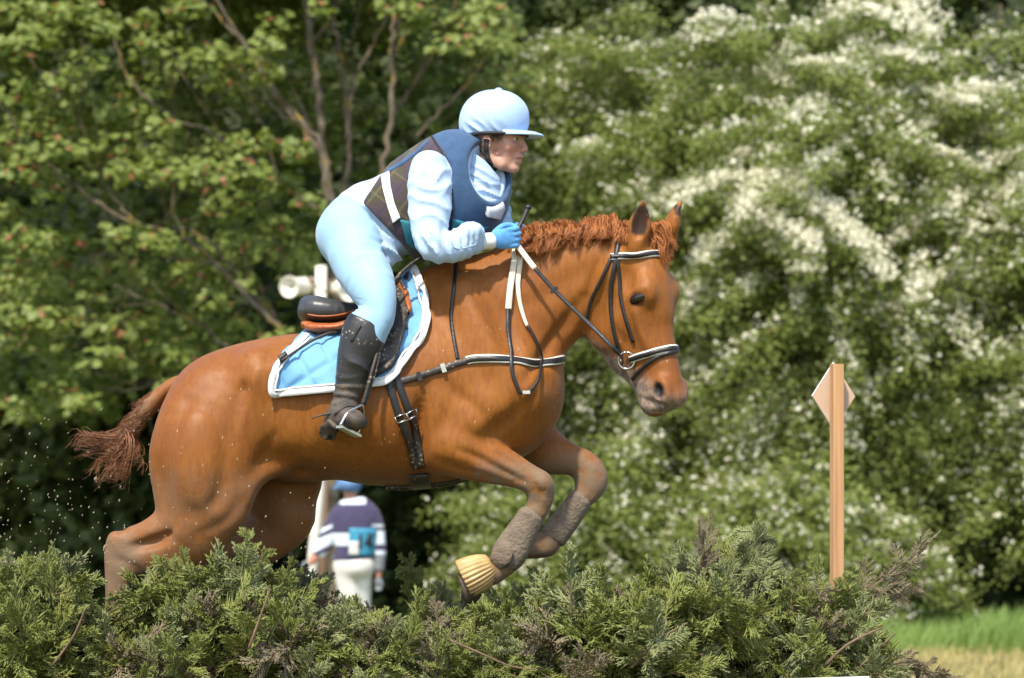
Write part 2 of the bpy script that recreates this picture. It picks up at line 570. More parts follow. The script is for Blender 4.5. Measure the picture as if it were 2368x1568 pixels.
# far foreleg
hf.chain([E(1268, 962, 1180, 1062, .085, .145), E(1288, 996, 1232, 1090, .075, .15), E(1314, 1015, 1272, 1094, .06, .15), E(1343, 1033, 1306, 1096, .05, .145),
          E(1372, 1047, 1324, 1106, .046, .14), E(1397, 1074, 1331, 1114, .048, .135), E(1402, 1104, 1330, 1132, .046, .13), E(1385, 1142, 1327, 1144, .04, .125),
          E(1368, 1162, 1318, 1146, .036, .12), E(1330, 1218, 1284, 1196, .032, .115), E(1302, 1254, 1254, 1230, .034, .11), E(1288, 1276, 1236, 1243, .038, .11),
          E(1240, 1290, 1218, 1246, .033, .10), E(1205, 1290, 1185, 1246, .036, .10)], k=.012)
# near hind leg
hf.ell(P(482, 978, -.10), (.165, .13, .16), k=.06)
hf.ell(P(482, 978, .10), (.165, .13, .16), k=.06)
hf.chain([E(432, 918, 640, 905, .11, -.12), E(366, 985, 622, 1000, .13, -.15), E(342, 1060, 598, 1075, .128, -.165), E(350, 1125, 572, 1130, .115, -.17),
          E(358, 1180, 552, 1182, .098, -.17), E(352, 1212, 530, 1232, .082, -.168), E(325, 1222, 470, 1272, .062, -.165), E(295, 1228, 395, 1303, .047, -.16), E(268, 1233, 352, 1312, .043, -.157)], k=.04, cap=(.05, None))
hf.chain([E(255, 1234, 345, 1306, .042, -.157), E(243, 1262, 335, 1312, .043, -.155), E(241, 1300, 318, 1326, .038, -.155), E(242, 1345, 302, 1350, .034, -.155), E(243, 1400, 290, 1402, .032, -.155),
          E(242, 1470, 280, 1472, .030, -.155), E(238, 1520, 286, 1526, .036, -.155), E(222, 1560, 268, 1575, .034, -.155)], k=.014)
# far hind leg, swung forward
hf.chain([E(520, 990, 740, 1040, .12, .14), E(548, 1085, 748, 1108, .115, .155), E(560, 1140, 734, 1150, .10, .16), E(585, 1180, 730, 1200, .088, .16), E(575, 1200, 700, 1242, .07, .16),
          E(530, 1235, 630, 1295, .055, .155), E(470, 1280, 550, 1345, .045, .15), E(445, 1330, 515, 1365, .04, .15), E(440, 1400, 482, 1402, .03, .15),
          E(442, 1500, 484, 1500, .03, .15), E(430, 1540, 482, 1550, .036, .15)], k=.035)
# stifle, flank fold, point of hip, loin
hf.ell(P(520, 1180, -.195), (.08, .05, .07), k=.08)
hf.chain([E(650, 1070, 640, 1096, .03, -.13), E(606, 1094, 590, 1118, .03, -.16), E(574, 1132, 556, 1152, .03, -.185)], k=.07)
hf.ell(P(600, 862, -.205), (.05, .045, .07), k=.09, R=[(1, 0, .4), (0, 1, 0), (-.4, 0, 1)])
hf.ell(P(662, 965, -.315), (.06, .035, .10), k=.09, op='cut')
# hamstring and thigh lines
hf.chain([GN(432, 925, -.262, .006, .008), GN(412, 985, -.290, .012, .016), GN(396, 1070, -.302, .014, .018), GN(386, 1150, -.288, .012, .014), GN(380, 1185, -.27, .006, .008)], k=.035, op='cut')
hf.chain([GN(566, 900, -.262, .008, .01), GN(548, 960, -.294, .014, .018), GN(522, 1040, -.312, .016, .018), GN(508, 1110, -.305, .014, .016), GN(498, 1160, -.285, .008, .01)], k=.045, op='cut')
hf.ell(P(455, 1060, -.27), (.07, .04, .15), k=.05)
hf.ell(P(440, 1225, -.215), (.10, .03, .035), k=.04, R=[(1, 0, .35), (0, 1, 0), (-.35, 0, 1)])
hf.ell(P(268, 1248, -.157), (.028, .036, .030), k=.02)
hf.ell(P(372, 1150, -.275), (.02, .05, .14), k=.06, op='cut', R=[(1, 0, .1), (0, 1, 0), (-.1, 0, 1)])
hf.ell(P(690, 1095, -.02), (.10, .06, .03), k=.05)
# gaskin groove above the hock
hf.ell(P(345, 1255, -.212), (.10, .026, .016), k=.02, op='cut', R=[(1, 0, .45), (0, 1, 0), (-.45, 0, 1)])
# elbow crease in front of the girth, armpit
hf.ell(P(962, 1015, -.285), (.018, .06, .13), k=.05, op='cut', R=[(1, 0, -.1), (0, 1, 0), (.1, 0, 1)])
hf.ell(P(1150, 1000, -.255), (.05, .05, .025), k=.04, op='cut', R=[(1, 0, .5), (0, 1, 0), (-.5, 0, 1)])
hf.ell(P(1160, 735, -.245), (.03, .05, .12), k=.07, op='cut', R=[(1, 0, .35), (0, 1, 0), (-.35, 0, 1)])

# head, turned towards the camera
HA = unit((0.13, -0.05, -1.0))
TH = math.radians(40)
HF = np.array([math.cos(TH), -math.sin(TH), 0.0]); HF = unit(HF - HA * np.dot(HF, HA))
HL = np.cross(HA, HF)
if HL[1] > 0: HL = -HL                       # towards the near side
HO = P(1524.5, 530, -.15)
def H(a, f, l=0.0): return HO + HA * a * .955 + HF * f + HL * l
def HN(a, front, depth, w):
    c = H(a, front - depth / 2)
    return [c[0], c[1], c[2], depth / 2, w]
hf.chain([HN(.03, -.05, .16, .062), HN(.08, -.012, .25, .078), HN(.14, 0, .31, .092), HN(.20, .003, .345, .096), HN(.25, .003, .36, .097), HN(.30, .0, .362, .094),
          HN(.354, -.002, .34, .085), HN(.406, -.003, .30, .074), HN(.459, -.002, .255, .064), HN(.512, .0, .222, .058), HN(.56, .001, .195, .055),
          HN(.60, .0, .188, .056), HN(.635, -.008, .172, .052)], k=.03, lat=HL, cap=(.05, .035), p=2.3)
# joint of head and neck
hf.chain([[*P(1430, 610, -.07), .09, .075], [*H(.13, -.16), .11, .08]], k=.05)
hf.ell(H(.632, -.034), (.030, .048, .040), k=.03, R=[HA, HL, HF])           # upper lip
hf.ell(H(.650, -.122), (.038, .043, .044), k=.02, R=[HA, HL, HF])         # lower lip and chin
for s in (-1, 1):
    hf.ell(H(.315, -.24, s * .07), (.095, .035, .10), k=.03, R=[HA, HL, HF])     # jowl
    hf.ell(H(.225, -.055, s * .072), (.055, .030, .048), k=.04, R=[HA, HL, HF])   # orbit
    hf.ell(H(.226, -.058, s * .094), (.012, .013, .032), k=.02, R=[HA + HF * .3, HL, HF - HA * .3])  # brow
    hf.chain([[*H(.30, -.085, s * .088), .012, .014], [*H(.37, -.085, s * .075), .010, .012], [*H(.43, -.08, s * .062), .008, .01]], k=.03)  # facial crest
    hf.ell(H(.17, -.10, s * .098), (.045, .016, .025), k=.03, op='cut', R=[HA, HL, HF])  # hollow above the eye
    hf.ell(H(.598, -.048, s * .052), (.048, .022, .040), k=.025, R=[HA, HL, HF])          # nostril wing
    hf.ell(H(.602, -.052, s * .076), (.031, .028, .022), k=.012, op='cut', R=[HA + HF * .35, HL - HA * .1, HF - HA * .35])
# mouth slit
hf.chain([[*H(.612, -.15, .068), .003, .02], [*H(.640, -.085, .064), .005, .028], [*H(.655, -.055, .05), .004, .03]], k=.014, op='cut', lat=HL)
# ears
def ear(s, b, lean):
    up = unit(-HA * 1.0 + HF * lean + HL * s * .03)
    out = unit(HF * .55 + HL * s * .75); out = unit(out - up * np.dot(out, up))
    hf.chain([[*(b - up * .02), .034, .034], [*(b + up * .02), .038, .033], [*(b + up * .06), .044, .030], [*(b + up * .10), .031, .022], [*(b + up * .138 + out * .006), .012, .011], [*(b + up * .160 + out * .010), .004, .004]], k=.02, lat=out)
    hf.chain([[*(b + up * .030 + out * .034), .015, .024], [*(b + up * .065 + out * .032), .032, .026], [*(b + up * .10 + out * .024), .022, .020], [*(b + up * .135 + out * .018), .007, .010]], k=.006, lat=out, op='cut')
    return b, up, out
EAR = [ear(1, H(.040, -.060, .062), .40), ear(-1, H(.035, -.030, -.080), .55)]
HV, HFc = hf.mesh(smooth=3)
del hf

def sculpt(V, F, lines):
    """press grooves (depth > 0) or raise ridges (depth < 0) along plate lines on both flanks"""
    n = np.zeros_like(V); fn = np.cross(V[F[:, 2]] - V[F[:, 0]], V[F[:, 3]] - V[F[:, 1]])
    for q in range(4):
        for c in range(3): n[:, c] += np.bincount(F[:, q], weights=fn[:, c], minlength=len(V))
    n /= np.linalg.norm(n, axis=1)[:, None] + 1e-12
    k = K0 * D0 / (D0 + V[:, 1]); u = UC + V[:, 0] * k; v = VH - (V[:, 2] - HC) * k
    out = V.copy()
    for pts, w, dep in lines:
        p = spline(pts, 40); near = (n[:, 1] < .25) & (V[:, 1] < .03)
        idx = np.where(near & (u > p[:, 0].min() - 4 * w) & (u < p[:, 0].max() + 4 * w) & (v > p[:, 1].min() - 4 * w) & (v < p[:, 1].max() + 4 * w))[0]
        if not len(idx): continue
        d2 = (u[idx, None] - p[None, :, 0]) ** 2 + (v[idx, None] - p[None, :, 1]) ** 2
        j = d2.argmin(1); t = j / 39.0
        a = np.exp(-d2.min(1) / w ** 2) * np.sin(np.clip(t * .9 + .05, 0, 1) * math.pi) ** .5
        out[idx] -= n[idx] * (a * dep)[:, None]
    return out
HV = sculpt(HV, HFc, [
    ([(1060, 1040), (1100, 1056), (1145, 1080), (1190, 1103), (1215, 1116)], 9, .013), ([(1085, 1000), (1130, 1034), (1175, 1064), (1215, 1088)], 9, .008), ([(1010, 1062), (1060, 1085), (1120, 1100), (1180, 1116)], 10, .006),
    ([(1345, 690), (1310, 740), (1275, 790), (1240, 845), (1215, 880)], 15, .015), ([(1400, 590), (1330, 640), (1250, 690), (1160, 720)], 24, .006), ([(1100, 660), (1145, 740), (1190, 810), (1225, 850)], 19, .011),
    ([(1010, 870), (1050, 905), (1100, 945), (1130, 975)], 17, .011), ([(985, 890), (972, 960), (965, 1030), (975, 1075)], 15, .013), ([(1150, 985), (1190, 960), (1235, 920)], 17, .014), ([(1262, 860), (1240, 920), (1215, 970)], 13, .009),
    ([(1175, 850), (1200, 900), (1190, 950)], 12, .007), ([(1030, 960), (1010, 1010), (1020, 1050)], 12, .006), ([(600, 838), (588, 880), (570, 940), (556, 1000)], 13, -.008), ([(560, 1150), (520, 1205), (450, 1240)], 15, .008),
    ([(400, 1248), (345, 1256), (290, 1262)], 11, .011), ([(262, 1290), (290, 1300), (320, 1318)], 10, .007), ([(262, 1330), (268, 1370), (262, 1400)], 8, .006), ([(1232, 1116), (1248, 1140), (1240, 1165)], 8, .006), ([(1222, 1160), (1262, 1176)], 8, .005),
    ([(1345, 1075), (1368, 1100), (1360, 1130)], 8, .006), ([(1300, 1045), (1335, 1070), (1360, 1090)], 8, .007), ([(760, 930), (752, 1000), (748, 1060)], 14, .003), ([(800, 930), (795, 1000), (792, 1065)], 14, .003), ([(715, 940), (706, 1000), (704, 1050)], 14, .003),
    ([(870, 930), (866, 1000), (864, 1070)], 14, .003), ([(1400, 650), (1386, 700), (1395, 748)], 12, .006), ([(1498, 700), (1516, 770), (1530, 830)], 9, .007), ([(1425, 762), (1448, 800)], 10, .006), ([(1408, 555), (1378, 620), (1360, 680), (1364, 725)], 13, .013),
    ([(1500, 640), (1508, 680), (1506, 720)], 10, -.004), ([(700, 800), (640, 815), (600, 838)], 16, .006), ([(520, 870), (470, 900), (420, 940)], 22, .006), ([(640, 1000), (610, 1050), (585, 1095)], 14, .008)])
HV = lap(HV, HFc, .35)

# colour masks: mud on the legs and belly, grey muzzle, dark openings
def smooth01(a, lo, hi):
    t = np.clip((a - lo) / (hi - lo), 0, 1)
    return t * t * (3 - 2 * t)
hx, hy, hz = HV[:, 0], HV[:, 1], HV[:, 2]
hu = UC + hx * K0; hv_ = VH - (hz - HC) * K0
def blob(u, v, r1, r2):
    return 1 - smooth01(np.hypot(hu - u, hv_ - v), r1, r2)
mud = np.zeros(len(HV))
mud = np.maximum(mud, np.where(hu > 1100, smooth01(hv_ + (hu - 1180) * .15, 1035, 1105), 0) * 1.0)
mud = np.maximum(mud, smooth01(-(hu) , -430, -300) * smooth01(hv_, 1205, 1270) * .95)
mud = np.maximum(mud, smooth01(hv_, 1060, 1140) * .4)
mud = np.maximum(mud, smooth01(hv_, 1280, 1330) * .6)
loc = HV - HO
ha = loc @ HA; hfr = loc @ HF; hl = loc @ HL
inhead = (hu > 1345) & (hv_ < 960)
muz = np.where(inhead, smooth01(ha - hfr * .9 - np.abs(hl) * .2, .555, .66), 0)
dark = np.zeros(len(HV))
for s in (-1, 1):
    d = np.linalg.norm(HV - H(.600, -.050, s * .060), axis=1); dark = np.maximum(dark, 1 - smooth01(d, .020, .034))
    d = np.linalg.norm((HV - H(.252, -.062, s * .100)) / np.array([1, 1, 1]), axis=1); dark = np.maximum(dark, (1 - smooth01(d, .016, .036)) * .8)
for b, up, out in EAR:
    q = HV - b
    t = q @ up; o_ = q @ out; w_ = np.linalg.norm(q - np.outer(t, up) - np.outer(o_, out), axis=1)
    dark = np.maximum(dark, np.where((t > .03) & (t < .135) & (w_ < .028) & (o_ > -.014) & (o_ < .032), .9, 0))
dark = lap(np.stack([dark] * 3, 1), HFc)[:, 0]

def coat_mat():
    m, nt, b = new_mat('chestnut_coat')
    L = nt.links
    tc = nd(nt, 'ShaderNodeTexCoord')
    def noise(sc, det=4, st=None):
        n = nd(nt, 'ShaderNodeTexNoise'); n.inputs['Scale'].default_value = sc; n.inputs['Detail'].default_value = det
        src = tc.outputs['Object']
        if st:
            mp = nd(nt, 'ShaderNodeMapping'); mp.inputs['Scale'].default_value = st; mp.inputs['Rotation'].default_value = (0, .35, 0)
            L.new(src, mp.inputs[0]); src = mp.outputs[0]
        L.new(src, n.inputs['Vector'])
        return n.outputs['Fac']
    def mix(f, a, c):
        x = nd(nt, 'ShaderNodeMix', data_type='RGBA')
        if isinstance(f, float): x.inputs[0].default_value = f
        else: L.new(f, x.inputs[0])
        for s, q in ((6, a), (7, c)):
            if isinstance(q, tuple): x.inputs[s].default_value = (*q, 1)
            else: L.new(q, x.inputs[s])
        return x.outputs[2]
    def rng(f, a, c, d=0.0, e=1.0):
        r = nd(nt, 'ShaderNodeMapRange')
        L.new(f, r.inputs[0])
        for i, q in enumerate((a, c, d, e)): r.inputs[i + 1].default_value = q
        return r.outputs[0]
    def mul(a, c):
        x = nd(nt, 'ShaderNodeMath', operation='MULTIPLY')
        L.new(a, x.inputs[0])
        if isinstance(c, float): x.inputs[1].default_value = c
        else: L.new(c, x.inputs[1])
        return x.outputs[0]
    def att(n):
        a = nd(nt, 'ShaderNodeAttribute'); a.attribute_name = n
        return a.outputs['Fac']
    col = mix(rng(noise(3.0, 3), .35, .65), (.282, .098, .0115), (.212, .068, .008))
    col = mix(rng(noise(70.0, 5, (1, 1, .3)), .42, .95), col, (.160, .044, .007))
    md = att('mud')
    mf = mul(rng(noise(22.0, 6), .18, .52), md)
    col = mix(mf, col, (.185, .120, .072))
    spots = nd(nt, 'ShaderNodeTexVoronoi'); spots.inputs['Scale'].default_value = 34.0
    mp = nd(nt, 'ShaderNodeMapping'); mp.inputs['Scale'].default_value = (1.3, 1, .55); mp.inputs['Rotation'].default_value = (0, -.35, 0)
    L.new(tc.outputs['Object'], mp.inputs[0]); L.new(mp.outputs[0], spots.inputs['Vector'])
    sp = rng(spots.outputs['Distance'], .085, .12, 1, 0)
    low = nd(nt, 'ShaderNodeSeparateXYZ'); L.new(tc.outputs['Object'], low.inputs[0])
    lowf = rng(low.outputs[2], 1.12, 1.5, 1, 0)
    keep = rng(noise(9.0, 3), .50, .58)
    sf = mul(mul(sp, lowf), mul(keep, .7))
    col = mix(sf, col, (.46, .34, .21))
    col = mix(att('muz'), col, mix(rng(noise(40.0, 4), .4, .6), (.16, .12, .10), (.34, .24, .18)))
    col = mix(att('dark'), col, (.012, .008, .007))
    L.new(col, b.inputs['Base Color'])
    rg = nd(nt, 'ShaderNodeMath', operation='MAXIMUM'); 
    L.new(rng(noise(8.0, 3), .3, .7, .50, .62), rg.inputs[0]); L.new(rng(mf, 0, 1, .3, .8), rg.inputs[1])
    L.new(rg.outputs[0], b.inputs['Roughness'])
    b.inputs['Specular IOR Level'].default_value = .32
    b.inputs['Sheen Weight'].default_value = .06
    big = nd(nt, 'ShaderNodeBump'); big.inputs['Strength'].default_value = .6; big.inputs['Distance'].default_value = .010
    L.new(noise(11.0, 3, (1, 1, .5)), big.inputs['Height'])
    hgt = nd(nt, 'ShaderNodeMath', operation='ADD')
    L.new(mul(noise(260.0, 3, (1, 1, .2)), .35), hgt.inputs[0]); L.new(mul(mf, 1.6), hgt.inputs[1])
    bp = nd(nt, 'ShaderNodeBump'); bp.inputs['Strength'].default_value = .55; bp.inputs['Distance'].default_value = .003
    L.new(big.outputs[0], bp.inputs['Normal']); L.new(hgt.outputs[0], bp.inputs['Height']); L.new(bp.outputs[0], b.inputs['Normal'])
    return m

M = {}
M['coat'] = coat_mat()
M['horn'] = mat('hoof_horn', (.11, .075, .05), (.05, .035, .025), rough=.55, scale=30, bump=.002, bscale=90)
M['eye'] = mat('eye_dark', (.014, .008, .006), (.02, .012, .008), rough=.06, spec=.7)
M['hair'] = mat('mane_hair', (.46, .165, .040), (.27, .082, .019), rough=.5, scale=30, island=.7)
M['tail_hair'] = mat('tail_hair', (.34, .15, .06), (.16, .062, .028), rough=.5, scale=25, island=.7)
M['black_leather'] = mat('black_leather', (.012, .012, .013), (.022, .02, .019), rough=.38, scale=60, bump=.0012, bscale=220)
M['muddy_leather'] = mat('muddy_black_leather', (.014, .013, .013), (.045, .035, .026), rough=.5, scale=38, bump=.0016, bscale=150, detail=6, spots=((.24, .18, .12), 70, .26, .5))
M['white_trim'] = mat('white_trim', (.72, .70, .65), (.55, .52, .46), rough=.6, scale=60)
M['metal'] = mat('polished_steel', (.62, .61, .58), (.45, .43, .40), rough=.22, metal=1.0, scale=50)

horse = thing('horse', 'muddy chestnut horse jumping the brush fence with folded forelegs', 'horse', tuple(P(760, 1568, 0)))
horse_body = obj('body', HV, HFc, M['coat'], horse, attrs={'mud': mud, 'muz': muz, 'dark': dark})
HB = bvh(HV, HFc)

def sphere(c, r, n=16, m=10, R=None):
    V = []
    for i in range(m + 1):
        t = math.pi * i / m
        for j in range(n):
            a = 2 * math.pi * j / n
            V.append((math.sin(t) * math.cos(a), math.sin(t) * math.sin(a), math.cos(t)))
    V = np.array(V) * np.asarray(r, float)
    if R is not None: V = V @ np.array([unit(x) for x in R])
    F = [(i * n + j, (i + 1) * n + j, (i + 1) * n + (j + 1) % n, i * n + (j + 1) % n) for i in range(m) for j in range(n)]
    return V + np.asarray(c, float), F

for s in (1, -1):
    V, F = sphere(H(.250, -.066, s * .089), (.023, .021, .039), R=[HA + HF * .22, HL, HF - HA * .22])
    obj('eye', V, F, M['eye'], horse)
    for sg, lim, dk in ((-1, -.52, .25), (1, .66, .4)):
        V, F = sphere(H(.250, -.066, s * .089), (.0243, .0222, .0405), 22, 16, R=[HA + HF * .22, HL, HF - HA * .22])
        q = (V - H(.250, -.066, s * .089)) @ unit(HA + HF * .22) / .0243
        F = [f for f in F if (all(q[i] < lim for i in f) if sg < 0 else all(q[i] > lim for i in f))]
        obj('eyelid', V, F, M['coat'], horse, attrs={'dark': np.full(len(V), dk), 'mud': np.zeros(len(V)), 'muz': np.zeros(len(V))})

# hooves
def hoof(a, b, r0, r1, up, nm='hoof'):
    """truncated cone from coronet a to sole b"""
    a, b = np.asarray(a), np.asarray(b)
    ax = unit(b - a); n1 = unit(np.array(up) - ax * np.dot(up, ax)); n2 = np.cross(ax, n1)
    V, n = [], 18
    for t, r in ((0, r0 * .9), (.04, r0), (.5, (r0 + r1) / 2), (.96, r1), (1, r1 * .95), (1, r1 * .3)):
        for j in range(n):
            g = 2 * math.pi * j / n
            k = 1.0 + .14 * math.cos(g)
            V.append(a + (b - a) * t + (n1 * math.cos(g) * k + n2 * math.sin(g) * .92) * r + ax * (t * .02 * math.cos(g)))
    m = 6
    F = [(i * n + j, i * n + (j + 1) % n, (i + 1) * n + (j + 1) % n, (i + 1) * n + j) for i in range(m - 1) for j in range(n)]
    F.append(tuple((m - 1) * n + j for j in range(n))); F.append(tuple(range(n - 1, -1, -1)))
    return obj(nm, np.array(V), F, M['horn'], horse)
hoof(P(1128, 1318, -.15), P(1068, 1362, -.15), .045, .062, (-.5, 0, -1))
hoof(P(1205, 1266, .10), P(1152, 1255, .10), .045, .06, (-.3, 0, -1))
hoof(P(245, 1555, -.155), P(205, 1610, -.155), .045, .06, (.9, 0, -.6))
hoof(P(450, 1540, .15), P(420, 1595, .15), .045, .06, (.9, 0, -.6))
# ================================================================== tack
M['pad_blue'] = mat('pad_blue_cotton', (.165, .385, .64), (.13, .33, .57), rough=.8, scale=9, bump=.0015, bscale=300, sheen=.2)
M['pad_white'] = mat('pad_white_binding', (.82, .82, .82), (.70, .70, .70), rough=.75, scale=30, bump=.001, bscale=300)
M['saddle_black'] = mat('saddle_black', (.035, .037, .040), (.055, .056, .058), rough=.33, scale=14, bump=.0008, bscale=260)
M['tan_leather'] = mat('tan_leather', (.36, .10, .022), (.28, .07, .016), rough=.42, scale=25, bump=.0008, bscale=200)
M['rubber_white'] = mat('rein_rubber', (.78, .72, .58), (.66, .58, .44), rough=.55, scale=40)
M['mud_boot'] = mat('mud_caked', (.20, .155, .11), (.13, .098, .068), rough=.85, scale=20, bump=.006, bscale=95, detail=7)
M['bell_rubber'] = mat('tan_rubber', (.50, .33, .13), (.36, .23, .09), rough=.45, scale=18, bump=.001)

def mirror(V): return np.asarray(V) * np.array([1, -1, 1.0])
def rev(F): return [tuple(f[::-1]) for f in F]
def lined(trees, pts, n, width, thick=.003, off=.004): 
    Q, N = lay(trees, pts, n, off)
    return strap(Q, N, width, thick)

# ---- saddle cloth
PAD = [(955, 618), (963, 618), (976, 645), (987, 684), (993, 719), (991, 748), (981, 778), (966, 802), (948, 825), (931, 848), (916, 869), (900, 883), (884, 890), (830, 898), (775, 904), (700, 911),
       (648, 916), (634, 917), (625, 913), (621, 902), (622, 884), (628, 860), (640, 840), (654, 822), (680, 797), (707, 772), (770, 745), (850, 715), (910, 660)]
def quilt(u, v):
    a = (u * .5 + v * .87) / 62.0; b = (u * .87 - v * .5) / 62.0
    d = min(abs(a - round(a)), abs(b - round(b)))
    return -.011 * math.exp(-(d / .11) ** 2) + .0015 * math.sin(u * .13) * math.sin(v * .11)
cloth = thing('saddle_cloth', 'pale blue quilted saddle cloth with white binding on the horse', 'saddle cloth', tuple(P(800, 900, -.3)))
V, F = patch(HB, PAD, step=5, off=.014, thick=.007, wobble=quilt)
CB = bvh(V, F)
obj('quilted_panel', V, F, M['pad_blue'], cloth)
obj('quilted_panel', mirror(V), rev(F), M['pad_blue'], cloth)
edge = np.array(PAD[:26], float)
cen = np.array([800, 800.0])
def inset(p, d):
    p = np.asarray(p, float); t = np.gradient(p, axis=0); t /= np.linalg.norm(t, axis=1)[:, None]
    return p + np.stack([-t[:, 1], t[:, 0]], 1) * d
for d, w, nm, mt, of in ((5, .023, 'binding', 'pad_white', .006), (15, .0075, 'piping', 'pad_white', .0065)):
    Q, N = lay([CB, HB], inset(edge, d), 150, of)
    V, F = strap(Q, N, w, .004)
    obj(nm, V, F, M[mt], cloth); obj(nm, mirror(V), rev(F), M[mt], cloth)

# ---- saddle
sad = thing('saddle', 'black jumping saddle with tan lining under the rider', 'saddle', tuple(P(830, 760, 0)))
f = Field(axis_coords(-.80, -.30, .006), axis_coords(-.24, .24, .007), axis_coords(1.74, 2.10, .006))
f.chain([E(706, 694, 716, 736, .11), E(722, 684, 734, 754, .165), E(760, 690, 768, 757, .175), E(810, 701, 818, 750, .15), E(862, 705, 872, 748, .12), E(905, 682, 922, 730, .085), E(934, 640, 952, 690, .06), E(945, 626, 958, 660, .045)], k=.01, cap=(.02, .02), p=2.6)
f.ell(P(790, 690, 0), (.12, .10, .022), k=.03, op='cut')
V, F = f.mesh(2); SV, SF = V, F
obj('seat', V, F, M['saddle_black'], sad)
for s in (-1, 1):
    f = Field(axis_coords(-.80, -.36, .006), axis_coords(-.26 if s < 0 else 0, 0 if s < 0 else .26, .007), axis_coords(1.74, 2.0, .006))
    f.chain([E(718, 748, 726, 766, .06, s * .10), E(735, 748, 742, 772, .08, s * .12), E(780, 747, 788, 768, .085, s * .135), E(830, 730, 838, 752, .08, s * .14), E(880, 715, 890, 740, .06, s * .13)], k=.01, cap=(.02, .02), p=2.4)
    V, F = f.mesh(2); obj('panel', V, F, M['tan_leather'], sad)
SB = bvh(SV, SF)
# welt along the seat's side
Q, N = lay([SB, CB, HB], [(712, 727), (745, 731), (790, 727), (832, 714)], 24, .001)
V, F = tube(Q, .0035, 6); obj('welt', V, F, M['tan_leather'], sad)
FLAP = [(842, 728), (880, 700), (905, 655), (918, 640), (928, 644), (937, 672), (942, 700), (943, 728), (938, 760), (929, 792), (919, 822), (907, 851), (884, 866), (860, 878), (846, 868), (846, 800)]
V, F = patch([CB, HB], FLAP, step=8, off=.022, thick=.006)
FB = bvh(V, F)
obj('flap', V, F, M['muddy_leather'], sad); obj('flap', mirror(V), rev(F), M['muddy_leather'], sad)
KR = [(921, 652), (931, 655), (941, 678), (948, 703), (951, 722), (946, 734), (941, 722), (935, 695), (926, 670)]
V, F = patch([CB, HB], KR, step=5, off=.020, thick=.012)
obj('knee_roll', V, F, M['tan_leather'], sad); obj('knee_roll', mirror(V), rev(F), M['tan_leather'], sad)
V, F = lined([FB, CB, HB], [(925, 646), (939, 678), (945, 706), (945, 730), (938, 762)], 30, .012, .005, .006)
obj('flap_edge', V, F, M['saddle_black'], sad)
V, F = lined([CB, HB], [(790, 770), (760, 776), (735, 766)], 14, .012, .004, .006); obj('girth_strap', V, F, M['saddle_black'], sad)

# ---- girth
gir = thing('girth', 'black girth with two buckled straps round the belly', 'girth', tuple(P(945, 1120, 0)))
for a, b in (([(893, 868), (905, 906), (915, 940), (924, 966)], 0), ([(912, 862), (926, 900), (936, 930), (945, 957)], 1)):
    V, F = lined([HB], a, 22, .027, .004, .008); obj('billet', V, F, M['black_leather'], gir)
for a in ([(927, 970), (940, 1012), (953, 1052), (962, 1080)], [(947, 960), (960, 1005), (969, 1045), (974, 1075)]):
    V, F = lined([HB], a, 24, .030, .005, .010); obj('strap', V, F, M['muddy_leather'], gir)
for u, v in ((926, 966), (946, 956)):
    h = hit(HB, u, v); n = h[1]; t = unit(np.array([.93, 0, .30]) - n * np.dot((.93, 0, .30), n)); b = np.cross(n, t)
    pts = [h[0] + n * .017 + t * x * .021 + b * y * .012 for x, y in ((-1, -1), (1, -1), (1, 1), (-1, 1), (-1, -1))]
    mb = MB()
    for p, q in zip(pts[:-1], pts[1:]): mb.add(*tube([p, q], .003, 6))
    mb.build('buckle', M['metal'], gir)
# the girth below the belly
ring = []
for g in np.linspace(.95, math.pi - .95, 30):
    c = P(958, 960, 0)
    d = Vector((0.10 * math.sin(g), -math.cos(g), -math.sin(g)))
    h = HB.ray_cast(Vector(c) + d * .9, -d)
    if h[0] is not None and abs(h[0].x - c[0]) < .2: ring.append((np.array(h[0]), np.array(h[1])))
Q = np.array([r[0] for r in ring]); N = np.array([r[1] for r in ring])
V, F = strap(Q + N * .008, N, .072, .007); obj('belly_band', V, F, M['muddy_leather'], gir)

# ---- breastplate
bp_ = thing('breastplate', 'black leather breastplate with white edges across the horse chest', 'breastplate', tuple(P(1150, 850, -.2)))
near = [(896, 886), (925, 882), (956, 874), (990, 863), (1024, 852), (1060, 840), (1092, 831)]
front = [(1078, 835), (1092, 831), (1130, 829), (1177, 833), (1215, 838), (1247, 841), (1272, 838), (1290, 833), (1303, 829)]
Q1, N1 = lay(HB, near, 40, .006)
Q2, N2 = lay(HB, front, 56, .007)
for fn, fr in ((lambda q: q, lambda q: q), (mirror, rev)):
    V, F = strap(Q1, N1, .024, .004); obj('side_strap', fn(V), fr(F), M['muddy_leather'], bp_)
Qc = np.vstack([Q2, mirror(Q2)[::-1]]); Nc = np.vstack([N2, mirror(N2)[::-1]])
for _ in range(8):
    Qc[46:-46] = (Qc[45:-47] + 2 * Qc[46:-46] + Qc[47:-45]) / 4; Nc[46:-46] = (Nc[45:-47] + 2 * Nc[46:-46] + Nc[47:-45]) / 4
V, F = strap(Qc, Nc, .022, .005); obj('chest_strap', V, F, M['black_leather'], bp_)
V, F = strap(Qc - Nc * .001, Nc, .031, .004); obj('white_edging', V, F, M['white_trim'], bp_)
ws = [(1055, 612), (1051, 660), (1046, 705), (1044, 741), (1050, 790), (1058, 832)]
Q, N = lay(HB, ws, 40, .005)
V, F = strap(Q, N, .014, .003); obj('wither_strap', V, F, M['black_leather'], bp_); obj('wither_strap', mirror(V), rev(F), M['black_leather'], bp_)
